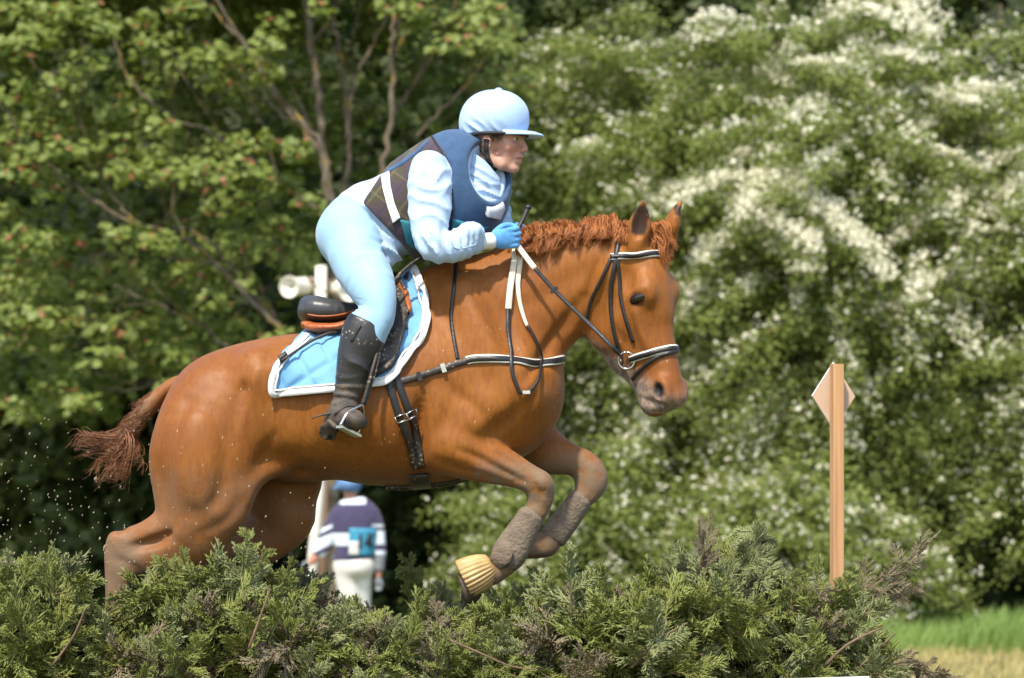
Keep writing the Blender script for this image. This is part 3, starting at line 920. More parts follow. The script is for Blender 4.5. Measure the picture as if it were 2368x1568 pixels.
for u, v in ((1024, 852), (968, 871)):
    h = hit(HB, u, v); V, F = boxv(h[0] + h[1] * .012, (.008, .004, .016), np.array(Matrix.Rotation(-.3, 3, 'Y')))
    obj('keeper', V, F, M['metal'] if u > 1000 else M['black_leather'], bp_, smooth=False)
mar = []
for uu, vv in ((890, 1126), (930, 1130), (980, 1127), (1040, 1119), (1100, 1106), (1150, 1080)):
    p = P(uu, vv, 0); h = HB.ray_cast(Vector((p[0], 0, .4)), Vector((0, 0, 1)))
    mar.append((np.array(h[0]), np.array(h[1])))
Q = spline([m[0] for m in mar], 30); N = spline([m[1] if m[1][2] < 0 else -m[1] for m in mar], 30)
N = np.tile([[0, 0, -1.0]], (30, 1)); V, F = strap(Q + N * .002, N, .07, .012); obj('girth_loop', V, F, M['muddy_leather'], bp_)

# ---- bridle
br = thing('bridle', 'black bridle with white lined browband and noseband', 'bridle', tuple(H(.2, 0)))
def around(a, f0, tilt, lo, hi, n, off):
    """points on the head where a plane through it cuts the skin; angle 0 = front, 90 = near side"""
    c = H(a, f0); Q, N = [], []
    for g in np.linspace(math.radians(lo), math.radians(hi), n):
        d = HF * math.cos(g) + HL * math.sin(g) + HA * (tilt * math.cos(g))
        d = Vector(unit(d))
        h = HB.ray_cast(Vector(c) + d * .4, -d)
        if h[0] is None: continue
        nn = h[1] if h[1].dot(d) > 0 else -h[1]
        Q.append(np.array(h[0])); N.append(np.array(nn))
    Q, N = np.array(Q), np.array(N)
    for _ in range(4):
        N[1:-1] = (N[:-2] + 2 * N[1:-1] + N[2:]) / 4; Q[1:-1] = (Q[:-2] + 2 * Q[1:-1] + Q[2:]) / 4
    N /= np.linalg.norm(N, axis=1)[:, None]
    return Q + N * off, N
def band(nm, Q, N, w, m, t=.0035, d=0): 
    V, F = strap(Q + N * d, N, w, t); return obj(nm, V, F, M[m], br)
# browband lies across the forehead below the ears
Q, N = lay(HB, [(1412, 595), (1445, 592), (1480, 589), (1515, 587), (1543, 589), (1552, 592)], 40, .006)
bb = band('browband', Q, N, .017, 'black_leather', .005)
V, F = strap(Q - N * .001, N, .026, .004); obj('lining', V, F, M['white_trim'], bb)
Q, N = around(.462, -.12, -.10, -100, 118, 70, .006)
nb = band('noseband', Q, N, .018, 'black_leather', .005)
V, F = strap(Q - N * .001, N, .028, .004); obj('lining', V, F, M['white_trim'], nb)
Q, N = lay(HB, [(1564, 812), (1545, 817), (1520, 826), (1495, 843), (1476, 861), (1464, 877)], 40, .007)
band('flash_strap', Q, N, .013, 'black_leather')
for nm, pts, w in (('cheek_piece', [(1425, 596), (1416, 635), (1412, 672), (1414, 720), (1420, 765), (1428, 795), (1438, 822)], .015),
                   ('noseband_strap', [(1427, 597), (1431, 640), (1437, 694), (1450, 745), (1466, 791)], .013),
                   ('throat_lash', [(1413, 598), (1394, 640), (1373, 682), (1360, 715), (1357, 735)], .012),
                   ('headpiece', [(1424, 600), (1427, 575), (1433, 553), (1444, 535)], .018)):
    Q, N = lay(HB, pts, 30, .006)
    band(nm, Q, N, w, 'black_leather')
h = hit(HB, 1454, 832)
c = h[0] + h[1] * .016; n = unit(h[1] * .6 + np.array([0, -1, 0])); t = unit(np.array([0, 0, 1.0]) - n * n[2]); b = np.cross(n, t)
pts = [c + (t * math.cos(g) + b * math.sin(g)) * .030 for g in np.linspace(0, 2 * math.pi, 33)]
V, F = tube(pts, .0042, 8); obj('bit_ring', V, F, M['metal'], br)
V, F = tube([c + b * .02 - n * .01, c + b * .045 - n * .03 - t * .004], [.008, .007], 8); obj('mouthpiece', V, F, M['metal'], br)
BITC = c
hf_ = hit(HB, 1552, 790)
# reins
HANDP = P(1186, 556, -.17)
A0, B0 = P(1192, 562, -.175), c + np.array([-.02, -.006, .012])
mid = spline([A0, P(1236, 620, -.185), P(1290, 680, -.20), P(1370, 757, -.235), P(1425, 812, -.262), B0], 60)
for i in range(len(mid)):
    u = UC + mid[i][0] * K0 * D0 / (D0 + mid[i][1]) / D0 * D0; 
    kk = K0 * D0 / (D0 + mid[i][1]); hh = hit(HB, UC + mid[i][0] * kk, VH - (mid[i][2] - HC) * kk)
    if hh is not None and mid[i][1] > hh[0][1] - .012: mid[i][1] = hh[0][1] - .012
mid[:, 1] = np.convolve(np.pad(mid[:, 1], 4, mode='edge'), np.ones(9) / 9, 'valid')
fr_n = np.tile([[.05, -1, .1]], (60, 1))
V, F = strap(mid[:13], fr_n[:13], .020, .003); obj('rein_grip', V, F, M['rubber_white'], br)
V, F = strap(mid[12:], fr_n[12:], .015, .003); obj('rein', V, F, M['black_leather'], br)
V, F = boxv(mid[22], (.016, .005, .006), np.array(Matrix.Rotation(.9 - math.pi / 2, 3, 'Y'))); obj('rein_stop', V, F, M['black_leather'], br, smooth=False)
Q, N = lay(HB, [(1193, 575), (1188, 610), (1180, 655), (1175, 690), (1173, 718)], 26, .016)
V, F = strap(Q, N, np.linspace(.022, .024, 26), .004); obj('rein_grip', V, F, M['rubber_white'], br)
Q, N = lay(HB, [(1202, 578), (1202, 610), (1196, 650), (1198, 690), (1207, 730), (1216, 757)], 26, .010)
V, F = strap(Q, N, np.linspace(.022, .012, 26), .004); obj('rein_grip', V, F, M['rubber_white'], br)
Q, N = lay(HB, [(1173, 714), (1174, 760), (1179, 820), (1184, 868), (1196, 900), (1205, 908), (1225, 900), (1241, 872), (1247, 835), (1236, 795), (1216, 755)], 70, .014)
V, F = strap(Q, N, np.concatenate([np.linspace(.017, .012, 30), np.linspace(.012, .009, 40)]), .003); obj('rein', V, F, M['black_leather'], br)
V, F = boxv(Q[38] + N[38] * .003, (.013, .004, .006)); obj('rein_buckle', V, F, M['metal'], br, smooth=False)

# ---- boots on the horse's legs
def leg_boot(nm, label, nodes, y, strapv):
    t = thing(nm, label, 'leg boot', tuple(P(nodes[-1][0], nodes[-1][1], y)), 'brushing boots on the forelegs')
    lo = P(min(min(n[0], n[2]) for n in nodes) - 25, max(max(n[1], n[3]) for n in nodes) + 40, y); hi = P(max(max(n[0], n[2]) for n in nodes) + 25, min(min(n[1], n[3]) for n in nodes) - 30, y)
    f = Field(axis_coords(lo[0], hi[0], .006), axis_coords(y - .09, y + .09, .006), axis_coords(lo[2], hi[2], .006))
    N = [E(*n[:4], n[4], y) for n in nodes]
    f.chain(N, k=.01, cap=(.012, .012), p=2.3)
    V, F = f.mesh(2)
    lump = np.array([math.sin(90 * a + 3 * math.sin(70 * c)) * math.sin(80 * c + 2 * math.sin(60 * b)) for a, b, c in V])
    V = V + np.outer(lump * .0012, (0, -1, 0))
    obj('shell', V, F, M['mud_boot'], t)
    B = bvh(V, F)
    for sv in strapv:
        Q, Nn = lay(B, sv, 14, .002)
        V, F = strap(Q, Nn, .030, .004); obj('strap', V, F, M['mud_boot'], t)
    return t, B
bt, BB = leg_boot('leg_boot', 'mud caked boot on the near foreleg above the tan bell boot', [(1258, 1200, 1197, 1184, .046), (1247, 1228, 1180, 1210, .045), (1232, 1258, 1158, 1240, .044), (1219, 1284, 1138, 1270, .048), (1206, 1300, 1134, 1284, .046)], -.15,
         [])
V, F = patch(BB, [(1146, 1268), (1172, 1262), (1186, 1276), (1180, 1298), (1160, 1312), (1146, 1306), (1138, 1288)], step=5, off=.006, thick=.008); obj('fetlock_flap', V, F, M['mud_boot'], bt)
leg_boot('leg_boot', 'mud caked boot on the far foreleg behind the other one', [(1369, 1161, 1314, 1146, .046), (1352, 1192, 1295, 1172, .045), (1330, 1224, 1268, 1204, .044), (1308, 1254, 1248, 1232, .047)], .12, [])
over = thing('bell_boot', 'ribbed tan rubber bell boot over the front hoof', 'bell boot', tuple(P(1100, 1330, -.15)))
a, b = P(1137, 1310, -.15), P(1072, 1342, -.15)
ax = unit(b - a); n1 = unit(np.array([0, 0, 1]) - ax * ax[2]); n2 = np.cross(ax, n1)
V, n = [], 120
prof = [(-.05, .030), (0, .045), (.06, .050), (.25, .060), (.5, .068), (.75, .072), (.95, .073), (1.0, .070), (.97, .064), (.5, .060)]
for t, r in prof:
    for j in range(n):
        g = 2 * math.pi * j / n
        rr = r * (1 + (.045 * math.cos(26 * g + .6 * math.sin(3 * g)) if .03 < t < .96 else .01 * math.cos(26 * g)) )
        V.append(a + (b - a) * t + (n1 * math.cos(g) + n2 * math.sin(g)) * rr)
F = [(i * n + j, i * n + (j + 1) % n, (i + 1) * n + (j + 1) % n, (i + 1) * n + j) for i in range(len(prof) - 1) for j in range(n)]
obj('bell', np.array(V), F, M['bell_rubber'], over)
# ================================================================== rider
M['skin'] = mat('skin', (.52, .25, .175), (.44, .19, .13), rough=.5, scale=14, bump=.0006, bscale=200)
M['jacket'] = mat('pale_blue_cotton', (.44, .58, .78), (.40, .54, .74), rough=.75, scale=6, bump=.0012, bscale=260, sheen=.15)
M['breeches'] = mat('ice_blue_stretch', (.29, .475, .63), (.26, .44, .60), rough=.7, scale=6, bump=.0005, bscale=300, sheen=.2)
M['silk'] = mat('blue_silk', (.42, .57, .84), (.36, .52, .80), rough=.42, scale=5, bump=.0008, bscale=60, sheen=.2)
M['navy'] = mat('denim_blue', (.032, .085, .18), (.022, .062, .14), rough=.85, scale=30, bump=.0012, bscale=200, sheen=.2)
M['teal'] = mat('teal_cloth', (.03, .22, .28), (.02, .16, .22), rough=.8, scale=30)
M['reflect'] = mat('silver_panel', (.62, .64, .66), (.52, .54, .57), rough=.5, scale=40)
M['white_cloth'] = mat('white_tape', (.80, .79, .80), (.70, .69, .70), rough=.7, scale=25)
M['boot'] = mat('rider_boot', (.014, .014, .015), (.028, .026, .025), rough=.36, scale=9, bump=.0008, bscale=120, spots=((.28, .21, .14), 60, .20, .52))
M['boot_mud'] = mat('muddy_boot', (.03, .027, .025), (.11, .082, .058), rough=.65, scale=26, bump=.003, bscale=110, detail=6)
M['glove'] = mat('blue_knit_glove', (.10, .34, .72), (.08, .28, .62), rough=.9, scale=60, bump=.002, bscale=240, sheen=.3)
M['rhair'] = mat('brown_hair', (.12, .065, .035), (.06, .03, .018), rough=.5, scale=40, island=.6)
M['strapblack'] = mat('black_webbing', (.012, .012, .012), (.02, .02, .02), rough=.7, scale=80)
M['lips'] = mat('lip_skin', (.40, .12, .10), (.34, .09, .08), rough=.45, scale=30)
M['eyewhite'] = mat('eye_white', (.62, .58, .54), (.55, .50, .46), rough=.2, scale=30)

def plaid():
    m, nt, b = new_mat('tartan')
    L = nt.links
    tc = nd(nt, 'ShaderNodeTexCoord')
    mp = nd(nt, 'ShaderNodeMapping'); mp.inputs['Rotation'].default_value = (0, math.radians(-38), 0)
    L.new(tc.outputs['Object'], mp.inputs[0])
    sep = nd(nt, 'ShaderNodeSeparateXYZ'); L.new(mp.outputs[0], sep.inputs[0])
    def wave(o, f, lo, hi, ph=0.0):
        a = nd(nt, 'ShaderNodeMath', operation='MULTIPLY_ADD'); a.inputs[1].default_value = f; a.inputs[2].default_value = ph
        L.new(o, a.inputs[0])
        p = nd(nt, 'ShaderNodeMath', operation='PINGPONG'); p.inputs[1].default_value = 1.0; L.new(a.outputs[0], p.inputs[0])
        r = nd(nt, 'ShaderNodeMapRange'); r.inputs[1].default_value = lo; r.inputs[2].default_value = hi; L.new(p.outputs[0], r.inputs[0])
        return r.outputs[0]
    def mix(f, a, c):
        x = nd(nt, 'ShaderNodeMix', data_type='RGBA'); L.new(f, x.inputs[0])
        for s, q in ((6, a), (7, c)):
            if isinstance(q, tuple): x.inputs[s].default_value = (*q, 1)
            else: L.new(q, x.inputs[s])
        return x.outputs[2]
    def half(f, k):
        x = nd(nt, 'ShaderNodeMath', operation='MULTIPLY'); x.inputs[1].default_value = k; L.new(f, x.inputs[0]); return x.outputs[0]
    X, Z = sep.outputs[0], sep.outputs[2]
    col = mix(half(wave(X, 19, .62, .68), .55), (.048, .040, .024), (.058, .034, .062))
    col = mix(half(wave(Z, 19, .62, .68, .3), .55), col, (.055, .032, .060))
    col = mix(half(wave(X, 19, .10, .06), .7), col, (.10, .086, .038))
    col = mix(half(wave(Z, 19, .10, .06, .3), .7), col, (.10, .086, .038))
    col = mix(half(wave(X, 30, .93, .97), .6), col, (.012, .012, .02))
    L.new(col, b.inputs['Base Color'])
    b.inputs['Roughness'].default_value = .9
    b.inputs['Sheen Weight'].default_value = .2
    nz = nd(nt, 'ShaderNodeTexNoise'); nz.inputs['Scale'].default_value = 320
    L.new(tc.outputs['Object'], nz.inputs['Vector'])
    bp = nd(nt, 'ShaderNodeBump'); bp.inputs['Distance'].default_value = .0012; L.new(nz.outputs['Fac'], bp.inputs['Height']); L.new(bp.outputs[0], b.inputs['Normal'])
    return m
M['tartan'] = plaid()

rider = thing('person', 'rider in pale blue with blue hat silk crouched forward over the horse', 'person', tuple(P(800, 990, 0)))

TORSO = [E(752, 505, 858, 590, .165), E(795, 446, 905, 575, .175), E(855, 418, 950, 580, .168), E(925, 378, 1030, 570, .175), E(985, 335, 1105, 545, .185), E(1020, 336, 1106, 478, .152)]
NECK = [E(1066, 350, 1130, 420, .07), E(1092, 328, 1146, 392, .058), E(1100, 300, 1160, 370, .058)]
NARM = [E(955, 400, 1030, 372, .07, -.165), E(944, 425, 1042, 432, .068, -.20), E(947, 484, 1040, 494, .062, -.235), E(953, 540, 1032, 535, .058, -.262), E(972, 588, 1030, 548, .054, -.275),
        E(1015, 603, 1048, 540, .050, -.268), E(1061, 599, 1073, 535, .046, -.238), E(1108, 580, 1105, 543, .034, -.205), E(1140, 573, 1138, 543, .026, -.18)]
FARM = [E(1075, 400, 1150, 372, .07, .165), E(1092, 440, 1172, 432, .065, .20), E(1100, 500, 1180, 490, .058, .22), E(1110, 545, 1184, 525, .05, .20), E(1160, 566, 1186, 530, .036, .12), E(1188, 566, 1196, 540, .026, .06)]
def LEG(s): return [E(750, 540, 884, 560, .105, s * .10), E(760, 596, 892, 596, .10, s * .17), E(790, 648, 911, 640, .088, s * .245), E(822, 690, 917, 684, .072, s * .30), E(840, 725, 914, 722, .062, s * .325),
                    E(850, 752, 904, 756, .055, s * .335), E(836, 775, 892, 785, .046, s * .338)]
def SHIN(s): return [E(836, 735, 910, 735, .055, s * .328), E(800, 745, 893, 770, .056, s * .335), E(788, 785, 886, 792, .057, s * .34), E(781, 831, 869, 828, .052, s * .345), E(777, 875, 848, 880, .043, s * .348), E(773, 912, 830, 912, .036, s * .35), E(768, 940, 828, 935, .037, s * .352)]
def FOOT(s): return [[*P(770, 975, s * .335), .036, .036], [*P(785, 965, s * .36), .042, .038], [*P(808, 967, s * .40), .038, .042], [*P(826, 973, s * .43), .027, .038]]

# ---- head: faces +X, turned a little towards the camera
YW = math.radians(22)
FX = np.array([math.cos(YW), -math.sin(YW), -.03]); FX = unit(FX)
FZ = unit(np.array([-.02, 0, 1.0]) - FX * np.dot((-.02, 0, 1.0), FX)); FY = np.cross(FZ, FX)   # FY: rider's left = far side
HC0 = P(1150, 322, -.03)
def Fp(x, y, z): return HC0 + FX * x + FY * y + FZ * z
RR = [FX, FY, FZ]
rf = Field(axis_coords(-.76, .10, .012, [(-.14, .10, .0035)]), axis_coords(-.47, .46, .013, [(-.14, .07, .0045)]), axis_coords(1.44, 2.76, .012, [(2.36, 2.62, .0035)]))
for ch in (TORSO,): rf.chain(ch, k=.02, grow=-.022, p=2.2)
rf.ell(P(1140, 385, -.145), (.098, .17, .125), k=.012, op='cut')
rf.chain([[*P(1080, 395, 0), .055, .06], *NECK], k=.02)
for ch in (NARM, FARM): rf.chain(ch, k=.03, grow=-.014)
for s in (-1, 1):
    rf.chain(LEG(s), k=.03, grow=-.012); rf.chain(SHIN(s), k=.03, grow=-.014); rf.chain(FOOT(s), k=.02, grow=-.012)
rf.ell(Fp(-.012, 0, .045), (.098, .076, .090), k=.01, R=RR)                       # cranium
rf.chain([[*Fp(.045, 0, .01), .048, .058], [*Fp(.046, 0, -.035), .045, .052], [*Fp(.042, 0, -.072), .040, .039], [*Fp(.044, 0, -.092), .032, .028]], k=.03, lat=FY, cap=(.03, .018))
rf.ell(Fp(.066, 0, -.106), (.020, .024, .018), k=.015, R=RR)                      # chin
rf.chain([[*Fp(-.02, -.058, -.02), .022, .014], [*Fp(-.01, -.052, -.07), .020, .014], [*Fp(.03, -.036, -.098), .016, .014]], k=.025, lat=FY)   # jaw line near
rf.chain([[*Fp(-.02, .058, -.02), .022, .014], [*Fp(-.01, .052, -.07), .020, .014], [*Fp(.03, .036, -.098), .016, .014]], k=.025, lat=FY)
for s in (-1, 1):
    rf.ell(Fp(.062, s * .036, -.028), (.020, .020, .018), k=.02, R=RR)            # cheek
    rf.ell(Fp(.096, s * .031, -.002), (.016, .018, .011), k=.014, op='cut', R=RR) # eye socket
    rf.ell(Fp(.080, s * .031, .013), (.014, .024, .008), k=.016, R=RR)            # brow
    rf.ell(Fp(-.012, s * .074, -.018), (.018, .008, .030), k=.006, R=[unit(FX + FZ * .2), FY, unit(FZ - FX * .2)])  # ear
    rf.ell(Fp(-.008, s * .082, -.014), (.009, .006, .018), k=.004, op='cut', R=RR)
rf.chain([[*Fp(.090, 0, .010), .008, .009], [*Fp(.099, 0, -.014), .009, .009], [*Fp(.109, 0, -.035), .0100, .0115], [*Fp(.102, 0, -.043), .009, .0145]], k=.012, lat=FY)  # nose
rf.ell(Fp(.085, 0, -.066), (.014, .024, .010), k=.012, R=RR)                      # upper lip
rf.ell(Fp(.081, 0, -.082), (.013, .020, .009), k=.010, R=RR)                      # lower lip
rf.chain([[*Fp(.091, -.026, -.077), .0025, .010], [*Fp(.099, 0, -.0740), .0025, .010], [*Fp(.091, .026, -.077), .0025, .010]], k=.004, op='cut', lat=FX)
V, F = rf.mesh(1)
loc = V - HC0; lx, ly, lz = loc @ FX, loc @ FY, loc @ FZ
lipm = np.exp(-(((lx - .092) / .016) ** 2 + (ly / .024) ** 2 + ((lz + .0745) / .0105) ** 2) ** 2)
red = np.exp(-(((lx - .07) / .035) ** 2 + ((np.abs(ly) - .040) / .024) ** 2 + ((lz + .038) / .026) ** 2)) + .9 * np.exp(-(((lx - .112) / .016) ** 2 + (ly / .016) ** 2 + ((lz + .036) / .018) ** 2))
brow = np.exp(-((((np.abs(ly) - .033) / .018) ** 2 + ((lz - .012) / .0035) ** 2)) ** 2) * (lx > .05)
def skin_mat():
    m, nt, b = new_mat('face_skin')
    L = nt.links
    def att(n):
        a = nd(nt, 'ShaderNodeAttribute'); a.attribute_name = n; return a.outputs['Fac']
    def mix(f, a, c):
        x = nd(nt, 'ShaderNodeMix', data_type='RGBA'); L.new(f, x.inputs[0])
        for s, q in ((6, a), (7, c)):
            if isinstance(q, tuple): x.inputs[s].default_value = (*q, 1)
            else: L.new(q, x.inputs[s])
        return x.outputs[2]
    tc = nd(nt, 'ShaderNodeTexCoord'); nz = nd(nt, 'ShaderNodeTexNoise'); nz.inputs['Scale'].default_value = 60; L.new(tc.outputs['Object'], nz.inputs['Vector'])
    c = mix(nz.outputs['Fac'], (.54, .30, .22), (.48, .25, .18))
    c = mix(att('red'), c, (.52, .165, .13)); c = mix(att('lip'), c, (.46, .19, .155)); c = mix(att('brow'), c, (.16, .08, .05))
    L.new(c, b.inputs['Base Color']); b.inputs['Roughness'].default_value = .48
    b.inputs['Subsurface Weight'].default_value = .15; b.inputs['Subsurface Radius'].default_value = (.01, .004, .002); b.inputs['Subsurface Scale'].default_value = .5
    return m
M['face'] = skin_mat()
obj('body', V, F, M['face'], rider, attrs={'lip': lipm, 'red': np.clip(red, 0, 1) * .55, 'brow': brow * .45})
FACEB = bvh(V, F)
for s in (-1, 1):
    V, F = sphere(Fp(.0765, s * .031, -.001), .0125, 14, 10); ey = obj('eye', V, F, M['eyewhite'], rider)
    V, F = sphere(Fp(.0868, s * .0305, -.002), (.0035, .006, .006), 12, 8, R=RR); obj('iris', V, F, M['eye'], ey)
    V, F = tube([Fp(.079, s * (.031 - .016), .002), Fp(.089, s * .029, .0058), Fp(.079, s * (.031 + .017), .001)], [.002, .0032, .002], 6); obj('eyelid', V, F, M['skin'], ey)

# ---- jacket with wrinkles
def wrinkle(V, spots):
    """cloth folds: ridges with direction d, wavelength w, height h, spread r around a point"""
    V = V.copy()
    for c, d, w, h, r in spots:
        q = V - np.asarray(c); g = np.exp(-np.sum((q / np.asarray(r)) ** 2, 1))
        ph = q @ unit(d) * 2 * math.pi / w
        ph = ph + 1.3 * np.sin(q @ np.array([31, 17, 23.0])) + .8 * np.sin(q @ np.array([-47, 29, 11.0]))
        o = 1 - 2 * np.abs(np.sin(ph / 2)) ** .65
        V += (g * o * h * 1.5)[:, None] * NRM(V)
    return V
def normals(V, F):
    n = np.zeros_like(V); a = V[F[:, 2]] - V[F[:, 0]]; b = V[F[:, 3]] - V[F[:, 1]]; fn = np.cross(a, b)
    for i in range(4): np.add.at(n, F[:, i], fn)
    return n / (np.linalg.norm(n, axis=1)[:, None] + 1e-12)
jf = Field(axis_coords(-.72, .06, .0075), axis_coords(-.36, .32, .0085), axis_coords(1.98, 2.58, .0075))
jf.chain(TORSO, k=.02, p=2.2, cap=(.05, .035))
jf.ell(P(1118, 470, .05), (.065, .12, .10), k=.04)
jf.ell(P(1140, 385, -.145), (.086, .12, .115), k=.012, op='cut')
jf.chain(NARM[:-1], k=.02, grow=.005, cap=(.05, .008)); jf.chain(FARM, k=.03, grow=.004)
jf.ell(P(1088, 536, -.24), (.05, .045, .038), k=.03)                 # blouse of the sleeve above the cuff
jf.ell(P(870, 570, -.12), (.10, .06, .06), k=.04, R=[(1, 0, -.7), (0, 1, 0), (.7, 0, 1)])
jf.half(P(780, 530, 0), (-.75, 0, -.66))
V, F = jf.mesh(2)
NR = normals(V, F); NRM = lambda _: NR
V = wrinkle(V, [(P(1000, 575, -.33), (.9, 0, .5), .045, .0065, (.07, .12, .07)), (P(1060, 560, -.28), (1, 0, .15), .034, .0065, (.10, .12, .05)), (P(995, 470, -.28), (.2, 0, 1), .06, .006, (.08, .12, .10)),
                (P(1010, 410, -.25), (.6, 0, -.8), .05, .005, (.06, .1, .06)), (P(860, 490, -.15), (.55, 0, .85), .07, .008, (.10, .15, .08)), (P(905, 585, -.14), (.5, 0, .9), .055, .008, (.12, .15, .06)),
                (P(1110, 420, -.05), (.5, 0, 1), .03, .004, (.05, .1, .06)), (P(1175, 470, .15), (.1, 0, 1), .05, .005, (.05, .1, .12)), (P(1090, 555, -.25), (1, 0, -.2), .022, .004, (.04, .1, .05))])
obj('jacket', V, F, M['jacket'], rider)
JB = bvh(V, F)
for nm, pts in (('sleeve_seam', [(1036, 392), (1044, 440), (1040, 500), (1030, 545), (1055, 575), (1100, 566)]), ('sleeve_seam', [(948, 398), (975, 365), (1008, 352), (1030, 366), (1040, 395)]), ('hem_seam', [(795, 500), (825, 520), (860, 545), (895, 590)])):
    Q, N = lay(JB, pts, 44, -.0005); V2, F2 = tube(Q, .0018, 5); obj(nm, V2, F2, M['jacket'], rider)
cf = Field(axis_coords(-.22, .06, .005), axis_coords(-.19, .13, .006), axis_coords(2.26, 2.56, .005))
cf.chain([[*P(1112, 462, -.03), .080, .100], [*P(1110, 425, -.035), .074, .092], [*P(1106, 385, -.035), .062, .078], [*P(1102, 345, -.035), .054, .068]], k=.015, cap=(.02, .02))
cf.half(P(1121, 379, 0), (.62, 0, .785))
cf.chain([[*P(1128, 392, -.035), .045, .052], [*P(1150, 340, -.03), .050, .056]], k=.006, op='cut')
V2, F2 = cf.mesh(2)
NR = normals(V2, F2)
V2 = wrinkle(V2, [(P(1105, 410, -.12), (.55, 0, .8), .035, .0045, (.06, .1, .05)), (P(1120, 445, -.11), (.2, 0, 1), .04, .005, (.06, .1, .04))])
obj('collar', V2, F2, M['jacket'], rider)
V, F = tube(spline([P(1110, 560, -.20), P(1126, 558, -.192), P(1142, 557, -.183)], 8), np.array([.031, .030, .030, .030, .030, .030, .029, .026]), 20, flat=1.0)
obj('cuff', V, F, M['white_cloth'], rider)

# ---- breeches
bf = Field(axis_coords(-.74, -.36, .0075), axis_coords(-.44, .44, .009), axis_coords(1.66, 2.36, .0075))
bf.chain([TORSO[0], E(782, 460, 890, 582, .172), E(830, 425, 925, 580, .168)], k=.02, p=2.2, grow=.003)
for s in (-1, 1):
    bf.chain(LEG(s), k=.045, cap=(None, .03))
    bf.chain(SHIN(s)[:4], k=.01, grow=.001)
    bf.ell(P(795, 540, s * .09), (.085, .09, .10), k=.05)
bf.half(P(835, 480, 0), (.80, 0, .60))
V, F = bf.mesh(2)
NR = normals(V, F)
V = wrinkle(V, [(P(835, 708, -.36), (.35, 0, 1), .016, .0028, (.03, .1, .035)), (P(845, 600, -.25), (-.6, 0, 1), .09, .003, (.12, .15, .08)), (P(880, 575, -.2), (.3, 0, 1), .05, .005, (.05, .1, .04))])
obj('breeches', V, F, M['breeches'], rider)
BRB = bvh(V, F)
Q, N = lay(BRB, [(818, 545), (850, 600), (872, 650), (888, 700), (893, 745)], 40, -.001)
V, F = tube(Q, .0022, 5); obj('seam', V, F, M['breeches'], rider)

# ---- riding boots
for s in (-1, 1):
    f = Field(axis_coords(-.66, -.38, .006), axis_coords(-.50 if s < 0 else .24, -.24 if s < 0 else .50, .006), axis_coords(1.40, 1.90, .006))
    f.chain(SHIN(s), k=.012, cap=(.03, None), grow=.004)
    f.chain(FOOT(s), k=.03, grow=.004)
    pl = unit((.45, 0, .89))
    f.half(P(850, 752, 0), (-.50 + .0, 0, .87) if False else (.42, 0, .90))
    V, F = f.mesh(2)
    NR = normals(V, F)
    V = wrinkle(V, [(P(800, 915, s * .38), (.1, 0, 1), .034, .004, (.06, .1, .05)), (P(830, 850, s * .38), (.5, 0, 1), .12, .003, (.05, .1, .08))])
    bo = obj('riding_boot', V, F, [M['boot'], M['boot_mud']], rider, matidx=(V[F].mean(1)[:, 2] < P(0, 900)[2]).astype(int))
    BB2 = bvh(V, F)
    if s < 0:
        NBB = BB2
        Q, N = lay(BB2, [(833, 752), (824, 768), (812, 790)], 14, .002); V, F = strap(Q, N, .011, .003); obj('garter_strap', V, F, M['black_leather'], bo)
        Q, N = lay(BB2, [(775, 958), (795, 942), (815, 938), (828, 944)], 20, .003); V, F = strap(Q, N, .013, .003); obj('spur_strap', V, F, M['boot_mud'], bo)
        V, F = tube(spline([P(772, 955, -.39), P(752, 958, -.38), P(735, 962, -.375), P(722, 968, -.37)], 10), np.linspace(.005, .0025, 10), 6); obj('spur', V, F, M['boot_mud'], bo)
        V, F = patch([BB2], [(745, 985), (765, 968), (782, 985), (776, 1008), (757, 1010), (744, 1000)], step=5, off=.004, thick=.012); obj('heel', V, F, M['boot_mud'], bo)
# stirrups
for s in (-1, 1):
    st = thing('stirrup', 'bright steel stirrup with muddy black leather on the near foot' if s < 0 else 'steel stirrup on the far foot behind the horse', 'stirrup', tuple(P(805, 1000, s * .40)), 'stirrups')
    top = P(838, 935, s * .40); a, b = P(786, 985, s * .455), P(826, 1005, s * .385)
    for e in (a, b):
        md = (top + e) / 2 + unit(np.array([e[0] - (a + b)[0] / 2, e[1] - (a + b)[1] / 2, .02])) * .018
        V, F = tube(spline([top, md, e], 14), np.linspace(.0055, .0065, 14), 8); obj('arm', V, F, M['metal'], st)
    R = np.stack([unit(b - a), unit(np.cross((0, 0, 1.0), b - a)), (0, 0, 1)], 1)
    V, F = boxv((a + b) / 2 + np.array([0, 0, -.004]), (np.linalg.norm(b - a) / 2 + .004, .016, .0045), R); obj('tread', V, F, M['metal'], st, smooth=False)
    V, F = tube(spline([P(872, 815, s * .37), P(862, 850, s * .385), P(850, 895, s * .395), P(838, 937, s * .40)], 16), .007, 6, flat=.5, up=(0, 1, 0)); obj('leather', V, F, M['muddy_leather'], st)
    V, F = tube(spline([P(878, 815, s * .365), P(870, 850, s * .375), P(856, 895, s * .385), P(842, 937, s * .392)], 16), .006, 6, flat=.5, up=(0, 1, 0)); obj('leather', V, F, M['muddy_leather'], st)

